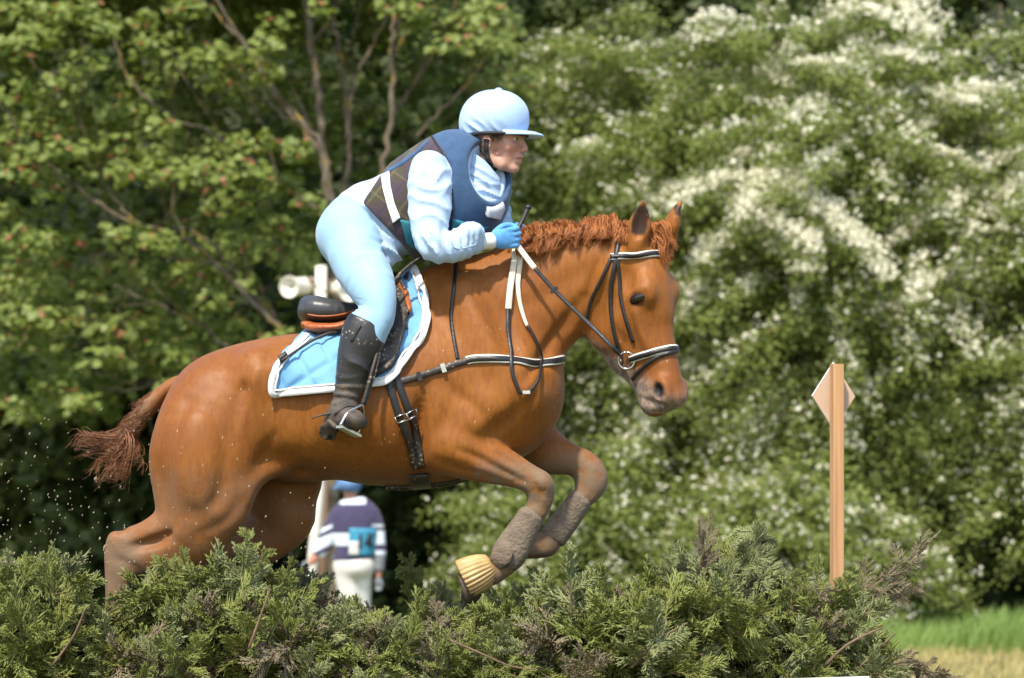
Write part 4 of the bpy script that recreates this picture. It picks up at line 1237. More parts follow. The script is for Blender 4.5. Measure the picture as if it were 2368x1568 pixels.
# ---- body protector
vf = Field(axis_coords(-.66, .02, .0065), axis_coords(-.30, .28, .0075), axis_coords(2.04, 2.58, .0065))
vf.chain(TORSO[1:6], k=.02, p=2.3, grow=.017, cap=(None, .03))
vf.ell(P(1108, 474, .05), (.075, .13, .10), k=.04)
vf.chain([E(985, 330, 1075, 430, .10, -.08), E(1030, 325, 1080, 400, .05, -.085)], k=.02); vf.chain([E(985, 330, 1075, 430, .10, .08), E(1030, 325, 1080, 400, .05, .085)], k=.02)
vf.chain([[*P(995, 405, -.42), .080, .080], [*P(1000, 400, -.20), .070, .070], [*P(1006, 395, -.155), .05, .05]], k=.012, op='cut', lat=(0, 0, 1))        # armholes
vf.chain([[*P(985, 440, -.42), .075, .075], [*P(990, 445, -.215), .062, .062]], k=.012, op='cut', lat=(0, 0, 1))
vf.chain([[*P(1110, 405, .42), .085, .085], [*P(1110, 405, .17), .07, .07]], k=.012, op='cut', lat=(0, 0, 1))
vf.ell(P(1140, 388, -.145), (.090, .15, .122), k=.012, op='cut')
vf.chain([[*P(1110, 330, 0), .05, .06], [*P(1116, 400, -.02), .075, .08], [*P(1120, 450, -.03), .066, .07]], k=.012, op='cut')
vf.half(P(858, 455, 0), (-.86, 0, .50))
vf.half(P(905, 545, 0), (-.72, 0, -.69))
V, F = vf.mesh(2)
fc = V[F].mean(1); fu = UC + fc[:, 0] * K0 * (1 + 0 * fc[:, 1]); fv = VH - (fc[:, 2] - HC) * K0
edge_u = np.interp(fv, [300, 330, 372, 440, 560], [992, 1006, 1034, 1045, 1050])
front = fu > edge_u
vest = obj('body_protector', V, F, [M['tartan'], M['navy']], rider, matidx=front.astype(int))
VB = bvh(V, F)
trees = [VB, JB]
def vpatch(nm, poly, m, off=.003, th=.006, st=7, sm=3):
    V, F = patch([VB], poly, step=st, off=off, thick=th, smooth=sm); return obj(nm, V, F, M[m], vest)
vpatch('reflective_panel', [(1131, 458), (1142, 446), (1164, 456), (1161, 482), (1150, 505), (1120, 498)], 'reflect', .012, .004, 5, 14)
Q, N = lay([VB], [(998, 316), (1008, 332), (1034, 376), (1044, 440), (1046, 500)], 40, .001); V, F = tube(Q, .0035, 6); obj('edge_piping', V, F, M['strapblack'], vest)
vpatch('side_strip', [(882, 408), (901, 399), (903, 430), (912, 470), (926, 504), (908, 516), (896, 480), (886, 440)], 'white_cloth', .004, .005, 5)
vpatch('teal_panel', [(925, 508), (950, 512), (960, 575), (940, 560)], 'teal')
vpatch('teal_panel', [(1046, 505), (1080, 515), (1100, 527), (1128, 522), (1100, 545), (1040, 545)], 'teal')
vpatch('back_strip', [(890, 396), (930, 372), (965, 345), (990, 322), (992, 328), (968, 352), (933, 380), (893, 402)], 'navy', .001, .003, 5)

# ---- hat with silk
hat = np.array
hp = Field(axis_coords(-.24, .13, .0045), axis_coords(-.24, .16, .005), axis_coords(2.44, 2.72, .0045))
hc = Fp(-.012, 0, .072)
hp.ell(hc, (.126, .104, .106), k=.01, R=RR, p=2.15)
hp.ell(Fp(-.055, 0, .045), (.080, .095, .085), k=.03, R=RR)
hp.half(Fp(.03, 0, .012), -(FZ * 1.0 - FX * .02))
hp.ell(Fp(-.03, 0, -.01), (.088, .082, .075), k=.006, op='cut', R=RR)
V, F = hp.mesh(2)
NR = normals(V, F)
c1 = Fp(-.05, -.095, .03)
V = wrinkle(V, [(c1, FX * .8 + FZ * .9, .034, .0038, (.035, .06, .030)), (Fp(.03, -.09, .028), FX * .9 + FZ * .5, .045, .0022, (.035, .06, .02))])
hatob = obj('hat', V, F, M['silk'], rider)
# peak and hat brim
V = []; n = 28; prof = [(.0, .0), (.25, .006), (.6, .004), (.9, -.004), (1.0, -.009), (.97, -.013), (.6, -.006), (.0, -.006)]
for t, dz in prof:
    for j in range(n + 1):
        g = -1.0 + 2.0 * j / n
        fade = math.cos(g / 1.0 * math.pi / 2)
        R0, R1 = .108, .114 + .064 * fade
        r = R0 + (R1 - R0) * t
        V.append(Fp(-.012 + r * math.cos(g) * 1.06, r * math.sin(g) * .85, .020 + dz))
F = [(i * (n + 1) + j, i * (n + 1) + j + 1, (i + 1) * (n + 1) + j + 1, (i + 1) * (n + 1) + j) for i in range(len(prof) - 1) for j in range(n)]
obj('peak', np.array(V), F, M['silk'], hatob)
rim = [Fp(-.012 + .122 * math.cos(g), .099 * math.sin(g), .012 - (.020 if math.cos(g) < -.2 else 0) * min(1, (-math.cos(g) - .2) * 2)) for g in np.linspace(0, 2 * math.pi, 49)]
V, F = tube(rim, .0055, 6); obj('rim', V, F, M['strapblack'], hatob)
V, F = sphere(Fp(.0, 0, .178), (.014, .014, .007), 12, 8, R=RR); obj('button', V, F, M['silk'], hatob)
# harness
def harness(pts, w):
    Q, N = lay([FACEB], pts, 26, .003); V, F = strap(Q, N, w, .003); return obj('chin_strap', V, F, M['strapblack'], hatob)
harness([(1125, 322), (1124, 345), (1127, 362), (1135, 380), (1148, 394), (1165, 402)], .020)
harness([(1106, 326), (1112, 343), (1120, 357), (1130, 368)], .013)
for s in (-1,):
    pass
# hair at the nape and temple
def strands(nm, n, root, dirn, ln, spread, m, parent, rad=.0016, seg=7, curl=.004):
    mb_v, mb_f, k = [], [], 0
    for i in range(n):
        r = root() if callable(root) else np.asarray(root) + RNG.normal(0, spread, 3)
        d = unit(np.asarray(dirn(r) if callable(dirn) else dirn) + RNG.normal(0, .22, 3)); L = ln * RNG.uniform(.6, 1.15)
        t = np.linspace(0, 1, seg)[:, None]
        pth = r + d * t * L + np.array([0, 0, -1]) * (t ** 2) * L * .35 + curl * np.sin(t * RNG.uniform(4, 9) + RNG.normal(0, 1, 3) * 2)
        V, F = tube(pth, rad * np.linspace(1, .35, seg), 3)
        mb_v.append(V); mb_f += [tuple(q + k for q in f) for f in F]; k += len(V)
    return obj(nm, np.vstack(mb_v), mb_f, m, parent)
strands('hair', 260, lambda: Fp(-.085 + RNG.uniform(-.02, .03), RNG.uniform(-.06, .05), -.005 + RNG.uniform(-.02, .015)), (-.45, -.1, -.6), .06, .01, M['rhair'], rider, .002)
strands('hair', 60, lambda: Fp(.03 + RNG.uniform(-.02, .02), -.068 + RNG.uniform(-.003, .004), .012 + RNG.uniform(-.004, .006)), (-.5, -.1, -.7), .025, .01, M['rhair'], rider, .0013)

# ---- gloved hands closed on the reins
def fist(c, fwd, up, side, nm):
    """c palm centre, fwd = knuckle direction, up = thumb side, side = back of the hand"""
    fwd, up = unit(fwd), unit(up); up = unit(up - fwd * np.dot(up, fwd)); side = unit(side); side = unit(side - fwd * np.dot(side, fwd) - up * np.dot(side, up))
    q = lambda a, b, d: np.asarray(c) + fwd * a + up * b + side * d
    lo, hi = np.asarray(c) - .11, np.asarray(c) + .11
    f = Field(axis_coords(lo[0], hi[0], .0035), axis_coords(lo[1], hi[1], .0035), axis_coords(lo[2], hi[2], .0035))
    f.chain([[*q(-.075, -.002, 0), .026, .023], [*q(-.045, 0, .004), .029, .022], [*q(-.01, 0, .010), .037, .018], [*q(.022, .001, .010), .038, .014]], k=.01, lat=side)
    for i, (b, L) in enumerate(((.030, 1.0), (.011, 1.08), (-.009, 1.02), (-.028, .86))):
        f.chain([[*q(.012, b, .012), .0102, .0105], [*q(.030 * L + .006, b, .012), .0102, .0105], [*q(.044 * L, b * .98, -.006), .0095, .0095], [*q(.030, b * .95, -.030 * L), .0092, .0092], [*q(.006, b * .93, -.033 * L), .0086, .0086], [*q(-.004, b * .92, -.022), .0078, .0078]], k=.003, sub=2)
    f.chain([[*q(-.035, .024, -.008), .013, .013], [*q(-.008, .040, -.020), .0115, .0115], [*q(.018, .041, -.026), .0102, .0102], [*q(.036, .036, -.024), .0086, .0086]], k=.006, sub=2)
    V, F = f.mesh(1)
    return obj(nm, V, F, M['glove'], rider)
fist(P(1170, 551, -.178), (1, .05, .15), (.0, -.25, 1), (0, -1, -.15), 'glove')
fist(P(1190, 552, .035), (.9, -.3, .1), (.0, .25, 1), (0, 1, -.15), 'glove')

# ---- whip
wh = thing('riding_whip', 'black riding whip slanting behind the rider leg across the saddle cloth', 'whip', tuple(P(800, 763, -.3)))
wp = [P(1221, 480, -.16), P(1205, 515, -.172), P(1180, 548, -.19), P(1120, 575, -.17), P(1000, 586, -.15), P(930, 628, -.20), P(870, 705, -.27)]
for u, v in ((800, 764), (760, 775), (720, 793), (685, 816), (652, 838)):
    h = hit([CB, HB], u, v); wp.append(h[0] + np.array([0, -.035, .004]))
W = spline(wp, 60)
V, F = tube(W, np.concatenate([np.linspace(.009, .0075, 14), np.linspace(.0065, .0050, 46)]), 8); obj('shaft', V, F, M['muddy_leather'], wh)
V, F = sphere(W[0], (.013, .013, .011), 12, 8); obj('knob', V, F, M['black_leather'], wh)
V, F = patch([CB], [(648, 834), (660, 826), (668, 832), (652, 846)], step=4, off=.030, thick=.004); obj('flap', V, F, M['muddy_leather'], wh)
# ================================================================== mane, forelock and tail
def hair_mesh(paths, rad, sides=3):
    """paths n x seg x 3, rad n x seg: all strands as one mesh of thin tapered tubes"""
    paths = np.asarray(paths); n, m, _ = paths.shape
    T = np.gradient(paths, axis=1); T /= np.linalg.norm(T, axis=2)[:, :, None] + 1e-12
    ref = np.array([.31, .9, .29]); A = np.cross(T, ref); A /= np.linalg.norm(A, axis=2)[:, :, None] + 1e-12
    B = np.cross(T, A)
    ang = np.linspace(0, 2 * np.pi, sides, endpoint=False)
    V = paths[:, :, None, :] + rad[:, :, None, None] * (np.cos(ang)[None, None, :, None] * A[:, :, None, :] + np.sin(ang)[None, None, :, None] * B[:, :, None, :])
    base = (np.arange(n) * m * sides)[:, None, None] + (np.arange(m - 1) * sides)[None, :, None] + np.arange(sides)[None, None, :]
    nxt = (np.arange(n) * m * sides)[:, None, None] + (np.arange(m - 1) * sides)[None, :, None] + ((np.arange(sides) + 1) % sides)[None, None, :]
    F = np.stack([base, nxt, nxt + sides, base + sides], -1).reshape(-1, 4)
    return V.reshape(-1, 3), F

def locks(clumps, per, seg=10, wav=.006, jit=.006, rad=.0016):
    """clumps: (root, [control points]) curves; strands gather round each"""
    out, rd = [], []
    t = np.linspace(0, 1, seg)
    for ctl, spread in clumps:
        c = spline(ctl, seg)
        ph = RNG.uniform(0, 6.28); fq = RNG.uniform(7, 14)
        ax = unit(RNG.normal(0, 1, 3))
        curl = np.outer(np.sin(t * fq + ph) * t, ax) * wav + np.outer(np.cos(t * fq + ph) * t, np.cross(ax, unit(c[-1] - c[0]))) * wav
        for _ in range(per):
            o = RNG.normal(0, spread, 3)
            L = RNG.uniform(.75, 1.08)
            p = c[0] + (c - c[0]) * L
            out.append(p + o * (0.5 + .5 * (1 - t[:, None]) ** .5) + curl + RNG.normal(0, jit, 3) * (t[:, None] ** 1.5) + RNG.normal(0, .0012, (seg, 3)))
            rd.append(rad * RNG.uniform(.7, 1.3) * (1 - .65 * t ** 2))
    return hair_mesh(out, np.array(rd))

crest = np.array([(1196, 570), (1215, 553), (1250, 545), (1292, 537), (1340, 531), (1385, 530), (1425, 534), (1450, 542)], float)
cl = []
for i in range(150):
    s = RNG.uniform(0, 1)
    u, v = spline(crest, 101)[int(s * 100)]
    yc = -.005 - .05 * s
    r = P(u, v + 6, yc + RNG.normal(0, .012))
    hgt = RNG.uniform(.012, .034) * (1.0 if s < .85 else .7) + (.02 if .72 < s < .82 else 0)
    lean = RNG.normal(.012, .018)
    side = RNG.uniform(.4, 1.0)
    drop = RNG.uniform(.02, .075) * (1 - .35 * s)
    cl.append(([r, r + np.array([lean * .3, -.012 * side, hgt * .75]), r + np.array([lean * .8, -.045 * side, hgt]), r + np.array([lean, -.085 * side, hgt * .35]), r + np.array([lean * 1.2 - .006, -.105 * side, -drop * .6]), r + np.array([lean * 1.1 - .012, -.112 * side, -drop])], .0062))
for i in range(46):   # short fuzz over the top
    s = RNG.uniform(0, 1); u, v = spline(crest, 101)[int(s * 100)]
    r = P(u, v + 4, -.005 - .05 * s + RNG.normal(0, .015)); g = RNG.normal(0, .02)
    cl.append(([r, r + np.array([g * .4, RNG.normal(0, .01), .022]), r + np.array([g, RNG.normal(0, .02), .036 + RNG.normal(0, .008)]), r + np.array([g * 1.8 + .01, RNG.normal(-.02, .02), .026])], .009))
V, F = locks(cl, 30, 8, .015, .003, .0013)
obj('mane', V, F, M['hair'], horse)
cl = []
for i in range(46):
    r = H(.02 + RNG.normal(0, .012), -.045 + RNG.normal(0, .014), RNG.normal(-.012, .020))
    o = RNG.normal(0, .007, 3); k = RNG.uniform(.55, 1.05)
    cl.append(([r, r + (HF * .022 - HA * .022) * k + o, r + (HF * .040 + HA * .008 - HL * .010) * k + o, r + (HF * .044 + HA * .045 - HL * .015) * k + o * 1.5, r + (HF * .044 + HA * .080 - HL * .02) * k + o * 2], .006))
V, F = locks(cl, 24, 8, .010, .005, .0015)
obj('forelock', V, F, M['hair'], horse)

# tail: dock with pulled hair, tied, then the loose switch
tl = thing('tail', '', '', (0, 0, 0)) if False else None
f = Field(axis_coords(-1.50, -1.10, .006), axis_coords(-.09, .09, .006), axis_coords(1.36, 1.70, .006))
f.chain([E(462, 862, 446, 905, .05), E(415, 868, 412, 905, .042), E(374, 889, 384, 926, .038), E(325, 931, 347, 967, .034), E(288, 980, 316, 1000, .026), E(268, 1000, 300, 1020, .022)], k=.01)
V, F = f.mesh(2)
dk = obj('tail_dock', V, F, M['coat'], horse, attrs={'mud': smooth01(-V[:, 0], 1.22, 1.38), 'muz': np.zeros(len(V)), 'dark': np.zeros(len(V))})
dock = spline([P(430, 885, 0), P(380, 908, 0), P(337, 948, 0), P(302, 990, 0), P(285, 1008, 0)], 60)
cl = []
for i in range(110):
    s = RNG.uniform(.30, .95); j = int(s * 59); c = dock[j]; T = unit(dock[min(j + 3, 59)] - dock[max(j - 3, 0)])
    g = RNG.uniform(0, 6.28); nrm = unit(np.array([0, math.cos(g), math.sin(g)]) - T * np.dot((0, math.cos(g), math.sin(g)), T))
    rr = .032 - .010 * s
    r = c + nrm * rr * .8
    cl.append(([r, r + T * .03 + nrm * .005, r + T * .065 + nrm * .005, r + T * .10 + nrm * .001], .003))
for i in range(60):     # switch
    r = dock[57] + RNG.normal(0, .010, 3)
    k = RNG.integers(0, 4)
    tgt = [P(188, 1032, 0), P(225, 1080, .02), P(252, 1105, -.02), P(300, 1070, 0)][k] + RNG.normal(0, .022, 3)
    if RNG.uniform() < .45: tgt = P(268, 1065, 0) + RNG.normal(0, .022, 3)
    m1 = r + (tgt - r) * .35 + RNG.normal(0, .018, 3) + np.array([.01, 0, -.02]); m2 = r + (tgt - r) * .7 + RNG.normal(0, .018, 3) + np.array([.006, 0, -.012])
    cl.append(([r, m1, m2, tgt], .006))
V, F = locks(cl, 13, 9, .016, .008, .0011)
obj('tail_switch', V, F, M['tail_hair'], horse)
M['tape'] = mat('silver_tape', (.35, .42, .55), (.22, .24, .30), rough=.4, scale=40)
for u, v in ((300, 986), (285, 1004)):
    a = P(u - 14, v - 6, 0); b = P(u + 16, v + 14, 0); c = (a + b) / 2; ax = unit(np.cross(b - a, (0, 1.0, 0)))
    e1 = unit(b - a); e2 = np.cross(ax, e1)
    pts = [c + (e1 * math.cos(g) * .027 + e2 * math.sin(g) * .026) for g in np.linspace(0, 2 * math.pi, 25)]
    V, F = tube(pts, .004, 6); obj('tail_tape', V, F, M['tape'], horse)
# ================================================================== ground and grass
M['soil'] = mat('field_ground', (.16, .15, .055), (.09, .10, .03), rough=.95, scale=.9, bump=.03, bscale=6)
M['grass'] = mat('green_grass', (.26, .36, .085), (.17, .27, .055), rough=.6, scale=.6, trans=.3, island=.5)
M['straw'] = mat('dry_grass', (.50, .40, .16), (.32, .28, .10), rough=.7, scale=.8, trans=.25, island=.5)
n = 60
gx = np.linspace(-150, 150, n); gy = np.linspace(-40, 260, n)
G = np.array([(x, y, -.015 + .03 * math.sin(x * .13) * math.sin(y * .11)) for x in gx for y in gy])
GF = np.array([(i * n + j, (i + 1) * n + j, (i + 1) * n + j + 1, i * n + j + 1) for i in range(n - 1) for j in range(n - 1)])
tag(obj('ground', G, GF, M['soil']), 'grassy field ground below the fence', kind='structure')

def blades(n, xr, yr, hr, w, bend, mats, name, label, dens=None):
    x = RNG.uniform(*xr, n); y = RNG.uniform(*yr, n)
    if dens is not None:
        k = RNG.uniform(size=n) < dens(x, y); x, y = x[k], y[k]; n = len(x)
    h = RNG.uniform(*hr, n) * (0.7 + .3 * np.sin(x * 3.1 + y) * np.sin(y * 2.3))
    g = RNG.uniform(0, 6.28, n); d = np.stack([np.cos(g), np.sin(g) * .5, np.zeros(n)], 1) * (h * bend * RNG.uniform(.2, 1.3, n))[:, None]
    d[:, 0] += h * .25
    base = np.stack([x, y, np.full(n, -.02)], 1)
    side = np.stack([np.cos(g + 1.3), np.sin(g + 1.3) * .3, np.zeros(n)], 1) * (w * RNG.uniform(.6, 1.3, n))[:, None]
    up = np.stack([np.zeros(n), np.zeros(n), h], 1)
    V = np.stack([base - side, base + side, base + up * .55 + d * .3 + side * .8, base + up * .55 + d * .3 - side * .8, base + up * .92 + d + side * .15, base + up * .92 + d - side * .15], 1).reshape(-1, 3)
    o = (np.arange(n) * 6)[:, None]
    F = np.concatenate([o + np.array([0, 1, 2, 3]), o + np.array([3, 2, 4, 5])])
    return tag(obj(name, V, F, mats), label, 'grass', kind='stuff')
blades(24000, (1.5, 8.5), (19, 26), (.34, .60), .009, .55, M['grass'], 'grass', 'tall green grass in front of the blossoming hawthorn', lambda x, y: (y > 21 + .7 * np.sin(x)) * 1.0)
blades(16000, (1.2, 8.5), (11, 21.6), (.06, .20), .006, .7, M['straw'], 'dry_grass', 'short straw coloured grass beyond the end of the brush fence')
blades(9000, (-8, 3), (17, 26), (.2, .5), .009, .55, M['grass'], 'grass', 'rough green grass under the trees behind the horse')
# ================================================================== trees
M['leaf_maple'] = mat('maple_leaf', (.232, .282, .068), (.140, .188, .040), rough=.5, scale=1.2, trans=.36, island=.65, spec=.35)
M['leaf_dark'] = mat('shade_leaf', (.075, .100, .020), (.038, .058, .012), rough=.55, scale=.9, trans=.2, island=.6, spec=.3)  # deep shade of the far wood is put into this leaf colour
M['keys'] = mat('maple_keys', (.30, .105, .045), (.20, .09, .035), rough=.6, scale=3, trans=.2, island=.6)
M['leaf_haw'] = mat('hawthorn_leaf', (.238, .278, .068), (.142, .188, .040), rough=.48, scale=1.5, trans=.38, island=.6, spec=.35)
M['blossom'] = mat('hawthorn_blossom', (.88, .86, .74), (.74, .71, .55), rough=.7, scale=3, trans=.25, island=.6)
def bark_mat():
    m, nt, b = new_mat('lichen_bark'); L = nt.links
    tc = nd(nt, 'ShaderNodeTexCoord')
    def noise(s, d=5):
        x = nd(nt, 'ShaderNodeTexNoise'); x.inputs['Scale'].default_value = s; x.inputs['Detail'].default_value = d; L.new(tc.outputs['Object'], x.inputs['Vector']); return x.outputs['Fac']
    def mix(f, a, c):
        x = nd(nt, 'ShaderNodeMix', data_type='RGBA'); L.new(f, x.inputs[0])
        for s, q in ((6, a), (7, c)):
            if isinstance(q, tuple): x.inputs[s].default_value = (*q, 1)
            else: L.new(q, x.inputs[s])
        return x.outputs[2]
    def rng(f, a, c):
        r = nd(nt, 'ShaderNodeMapRange'); L.new(f, r.inputs[0]); r.inputs[1].default_value = a; r.inputs[2].default_value = c; return r.outputs[0]
    c = mix(rng(noise(9), .35, .65), (.17, .135, .095), (.085, .066, .046))
    c = mix(rng(noise(4.5), .54, .64), c, (.24, .165, .038))
    L.new(c, b.inputs['Base Color']); b.inputs['Roughness'].default_value = .9
    bp = nd(nt, 'ShaderNodeBump'); bp.inputs['Distance'].default_value = .01; L.new(noise(40), bp.inputs['Height']); L.new(bp.outputs[0], b.inputs['Normal'])
    return m
M['bark'] = bark_mat()
LEAF5 = np.array([(0, -.5), (.46, -.12), (.30, .38), (0, .62), (-.30, .38), (-.46, -.12)])
LEAF4 = np.array([(0, -.55), (.36, .05), (0, .55), (-.36, .05)])

def cards(C, N, size, shape, fold=.25):
    """leaf polygons at C facing N"""
    n = len(C); k = len(shape)
    N = N / (np.linalg.norm(N, axis=1)[:, None] + 1e-9)
    r = RNG.normal(0, 1, (n, 3)); T = np.cross(N, r); T /= np.linalg.norm(T, axis=1)[:, None] + 1e-9
    B = np.cross(N, T)
    s = size[:, None, None]
    V = C[:, None, :] + s * (shape[None, :, 0:1] * T[:, None, :] + shape[None, :, 1:2] * B[:, None, :] - np.abs(shape[None, :, 0:1]) * fold * N[:, None, :])
    F = (np.arange(n) * k)[:, None] + np.arange(k)[None, :]
    return V.reshape(-1, 3), F

class Leaves:
    def __init__(s): s.C, s.N, s.S, s.M = [], [], [], []
    def add(s, C, N, size, m):
        s.C.append(C); s.N.append(N); s.S.append(size); s.M.append(np.full(len(C), m))
    def build(s, name, mats, parent, shape, fold=.25):
        V, F = cards(np.concatenate(s.C), np.concatenate(s.N), np.concatenate(s.S), shape, fold)
        return obj(name, V, F, mats, parent, smooth=False, matidx=np.concatenate(s.M))

def pad(L, c, r, n, size, m=0, up=.9, keys=.0):
    """a layered clump of leaves: more on its upper shell"""
    q = RNG.normal(0, 1, (n, 3)); q /= np.linalg.norm(q, axis=1)[:, None]; q *= RNG.uniform(.25, 1, (n, 1)) ** .45
    q[:, 2] = np.where(q[:, 2] < -.2, q[:, 2] * .6, q[:, 2])
    C = np.asarray(c) + q * np.asarray(r) + RNG.normal(0, .02, (n, 3))
    N = q * .55 + np.array([0, -.35, up]) + RNG.normal(0, .42, (n, 3))
    mm = np.where(RNG.uniform(size=n) < keys, 1, 0) if keys else np.zeros(n)
    L.add(C, N, size * RNG.uniform(.65, 1.25, n) * np.where(mm == 1, .75, 1), m)
    L.M[-1] = (L.M[-1] + mm).astype(int)

def limb(mb, pts, w, y, wig=.03, side=8):
    """pts in plate points, w widths in plate pixels at the same depth"""
    k = K0 * D0 / (D0 + y if np.ndim(y) == 0 else D0 + y[0])
    ys = np.broadcast_to(np.asarray(y, float), (len(pts),))
    Q = np.array([P(a, b, q) for (a, b), q in zip(pts, ys)])
    n = len(pts) * 5
    S = spline(np.column_stack([Q, np.asarray(w, float) / k / 2 * .72]), n)
    S[1:-1, :3] += RNG.normal(0, wig * .25, (n - 2, 3))
    mb.add(*tube(S[:, :3], np.maximum(S[:, 3], .004), side))
    return S

# ---- field maple, many stems, at the left
mtree = thing('maple_tree', 'field maple with many lichen yellow stems and layered leaves', 'tree', tuple(P(765, 1510, 22.5)))
S0 = MB(); 
limb(S0, [(765, 1520), (768, 1200), (778, 900), (775, 640), (768, 500)], [60, 52, 46, 40, 34], 22.4, .05, 12)
S0.build('trunk', M['bark'], mtree)
LIMBS = [([(768, 520), (755, 412), (744, 326), (735, 213), (721, 113), (704, 0), (690, -120), (670, -300)], [34, 30, 27, 24, 23, 20, 16, 9]),
         ([(760, 470), (746, 355), (690, 278), (619, 193), (582, 128), (520, 30), (470, -60)], [22, 20, 17, 14, 12, 9, 6]),
         ([(790, 470), (806, 370), (804, 284), (795, 176), (775, 71), (770, 0), (780, -120)], [20, 17, 15, 14, 12, 11, 8]),
         ([(800, 330), (812, 204), (838, 150), (878, 71), (895, 43), (930, -20), (980, -90)], [14, 12, 12, 11, 10, 8, 6]),
         ([(850, 560), (880, 420), (900, 293), (909, 199), (907, 113), (912, 28), (920, -60)], [20, 19, 18, 17, 16, 14, 10]),
         ([(905, 270), (917, 250), (968, 182), (1003, 113), (1031, 48), (1054, 0), (1080, -70)], [12, 13, 12, 11, 10, 9, 6]),
         ([(960, 320), (1002, 273), (1054, 222), (1105, 159), (1140, 110)], [9, 11, 10, 9, 5]),
         ([(700, 860), (637, 750), (539, 652), (465, 578), (392, 539), (304, 515), (206, 456), (122, 392), (49, 318), (0, 220), (-40, 120)], [22, 18, 17, 15, 14, 13, 11, 10, 9, 7, 5]),
         ([(765, 520), (735, 490), (637, 416), (539, 338), (416, 274), (343, 230), (294, 176), (265, 98), (235, 29)], [18, 17, 15, 13, 11, 10, 8, 7, 5]),
         ([(757, 390), (755, 367), (696, 294), (632, 216), (578, 122), (529, 64), (470, 0), (420, -70)], [14, 15, 14, 12, 11, 10, 8, 6]),
         ([(320, 520), (304, 505), (260, 456), (230, 402), (211, 343), (186, 274), (191, 162), (188, 90)], [8, 9, 9, 8, 7, 7, 6, 4]),
         ([(680, 800), (612, 710), (510, 588), (441, 529)], [14, 13, 11, 7]),
         ([(560, 860), (470, 850), (380, 880), (300, 900), (215, 900)], [9, 8, 7, 6, 3]),
         ([(690, 900), (520, 800), (480, 760), (420, 730), (330, 690), (260, 660)], [14, 11, 9, 8, 6, 4]),
         ([(820, 700), (860, 600), (905, 480), (990, 390)], [14, 12, 10, 6]), ([(700, 700), (640, 560), (600, 470), (590, 380)], [9, 8, 7, 4]), ([(640, 416), (610, 300), (590, 250), (600, 150)], [7, 6, 5, 3]),
         ([(430, 560), (400, 470), (410, 380), (440, 300)], [7, 6, 5, 3]), ([(300, 515), (290, 600), (330, 690)], [5, 5, 3])]
for i, (p, w) in enumerate(LIMBS):
    mb = MB(); S = limb(mb, p, w, 22.3 - .5 * math.sin(i * 2.1) - (.5 if p[-1][0] < 500 else 0), .05)
    for j in range(4):                      # side twigs
        q = int(RNG.uniform(.25, .9) * len(S)); b = S[q, :3]; T = unit(S[min(q + 2, len(S) - 1), :3] - S[q - 2, :3]); d = unit(T * .6 + RNG.normal(0, .6, 3) + np.array([0, -.2, .4]))
        L_ = RNG.uniform(.4, .9); mb.add(*tube([b, b + d * L_ * .5 + RNG.normal(0, .03, 3), b + d * L_ + np.array([0, 0, .1])], [S[q, 3] * .6, S[q, 3] * .4, .004], 5))
    mb.build('limb', M['bark'], mtree)
CL = [(60,40,90,35),(180,30,80,40),(100,80,70,30),(20,110,50,30),(240,75,40,25),(205,145,50,30),(150,190,50,30),(60,215,60,35),(200,260,110,45),(310,270,70,40),(380,300,40,35),(90,290,80,40),(250,340,80,35),(130,345,70,35),
      (30,340,50,40),(60,400,60,40),(280,400,40,30),(350,400,60,40),(100,450,50,30),(500,130,60,40),(560,150,60,45),(610,110,40,30),(520,200,60,30),(620,170,40,30),(480,420,70,50),(560,400,70,40),(640,420,50,40),(430,380,50,30),
      (520,480,60,40),(610,330,60,35),(690,350,40,40),(580,470,50,30),(60,560,70,40),(100,620,80,40),(60,680,80,40),(160,660,60,40),(210,690,50,30),(120,740,80,40),(30,730,50,40),(300,550,70,35),(380,560,50,30),(270,530,40,25),
      (430,640,60,35),(500,690,60,30),(570,660,40,25),(350,680,40,25),(280,760,90,40),(380,800,80,35),(440,760,60,30),(230,830,60,30),(330,860,60,30),(420,830,40,25),(70,790,50,40),(150,850,50,25),(120,900,60,30),(60,960,60,40),
      (400,900,40,20),(200,930,50,30),(1000,40,70,35),(1080,60,60,40),(1040,110,50,30),(960,20,50,25),(1130,30,50,40),(900,20,40,20),(1120,100,40,30),(640,60,40,30),(740,20,30,20),(420,20,60,30),(330,50,40,30),(340,120,40,30),
      (700,470,40,30),(640,520,50,30),(540,560,50,30),(700,600,40,30),(620,600,40,30),(10,480,40,30),(170,560,40,30),(640,790,50,30),(560,760,40,25),(690,860,40,25)]
Lf = Leaves()
for (u, v, ru, rv) in CL:
    y = RNG.uniform(20.6, 22.2); k = K0 * D0 / (D0 + y)
    n = int(ru * rv * 3.14 / k / k / .0030 * 1.9)
    pad(Lf, P(u + RNG.normal(0, 6), v + RNG.normal(0, 5), y), (ru / k * 1.1, .32, rv / k * 1.05), n, .095, 0, .9, .09)
for i in range(90):     # looser leaves between and behind, shading each other
    u, v = RNG.uniform(-60, 1180), RNG.uniform(-40, 800)
    if 640 < u < 1150 and v < 330 and RNG.uniform() < .7: continue
    pad(Lf, P(u, v, RNG.uniform(22.6, 24.6)), (.42, .4, .22), 90, .075, 0, .7, .05)
for i in range(260):     # the crown above the frame and behind
    x, y, z = RNG.uniform(-7.0, -.8), RNG.uniform(21.5, 27), RNG.uniform(7.0, 9.6)
    pad(Lf, (x, y, z - .05 * (x + 3) ** 2 * .5), (.7, .6, .35), 70, .15, 0, .7)
for i in range(130):
    pad(Lf, (RNG.uniform(-7, .6), RNG.uniform(24.5, 27.5), RNG.uniform(2.6, 7)), (.6, .5, .35), 60, .13, 0, .6)
Lf.build('crown', [M['leaf_maple'], M['keys']], mtree, LEAF5)

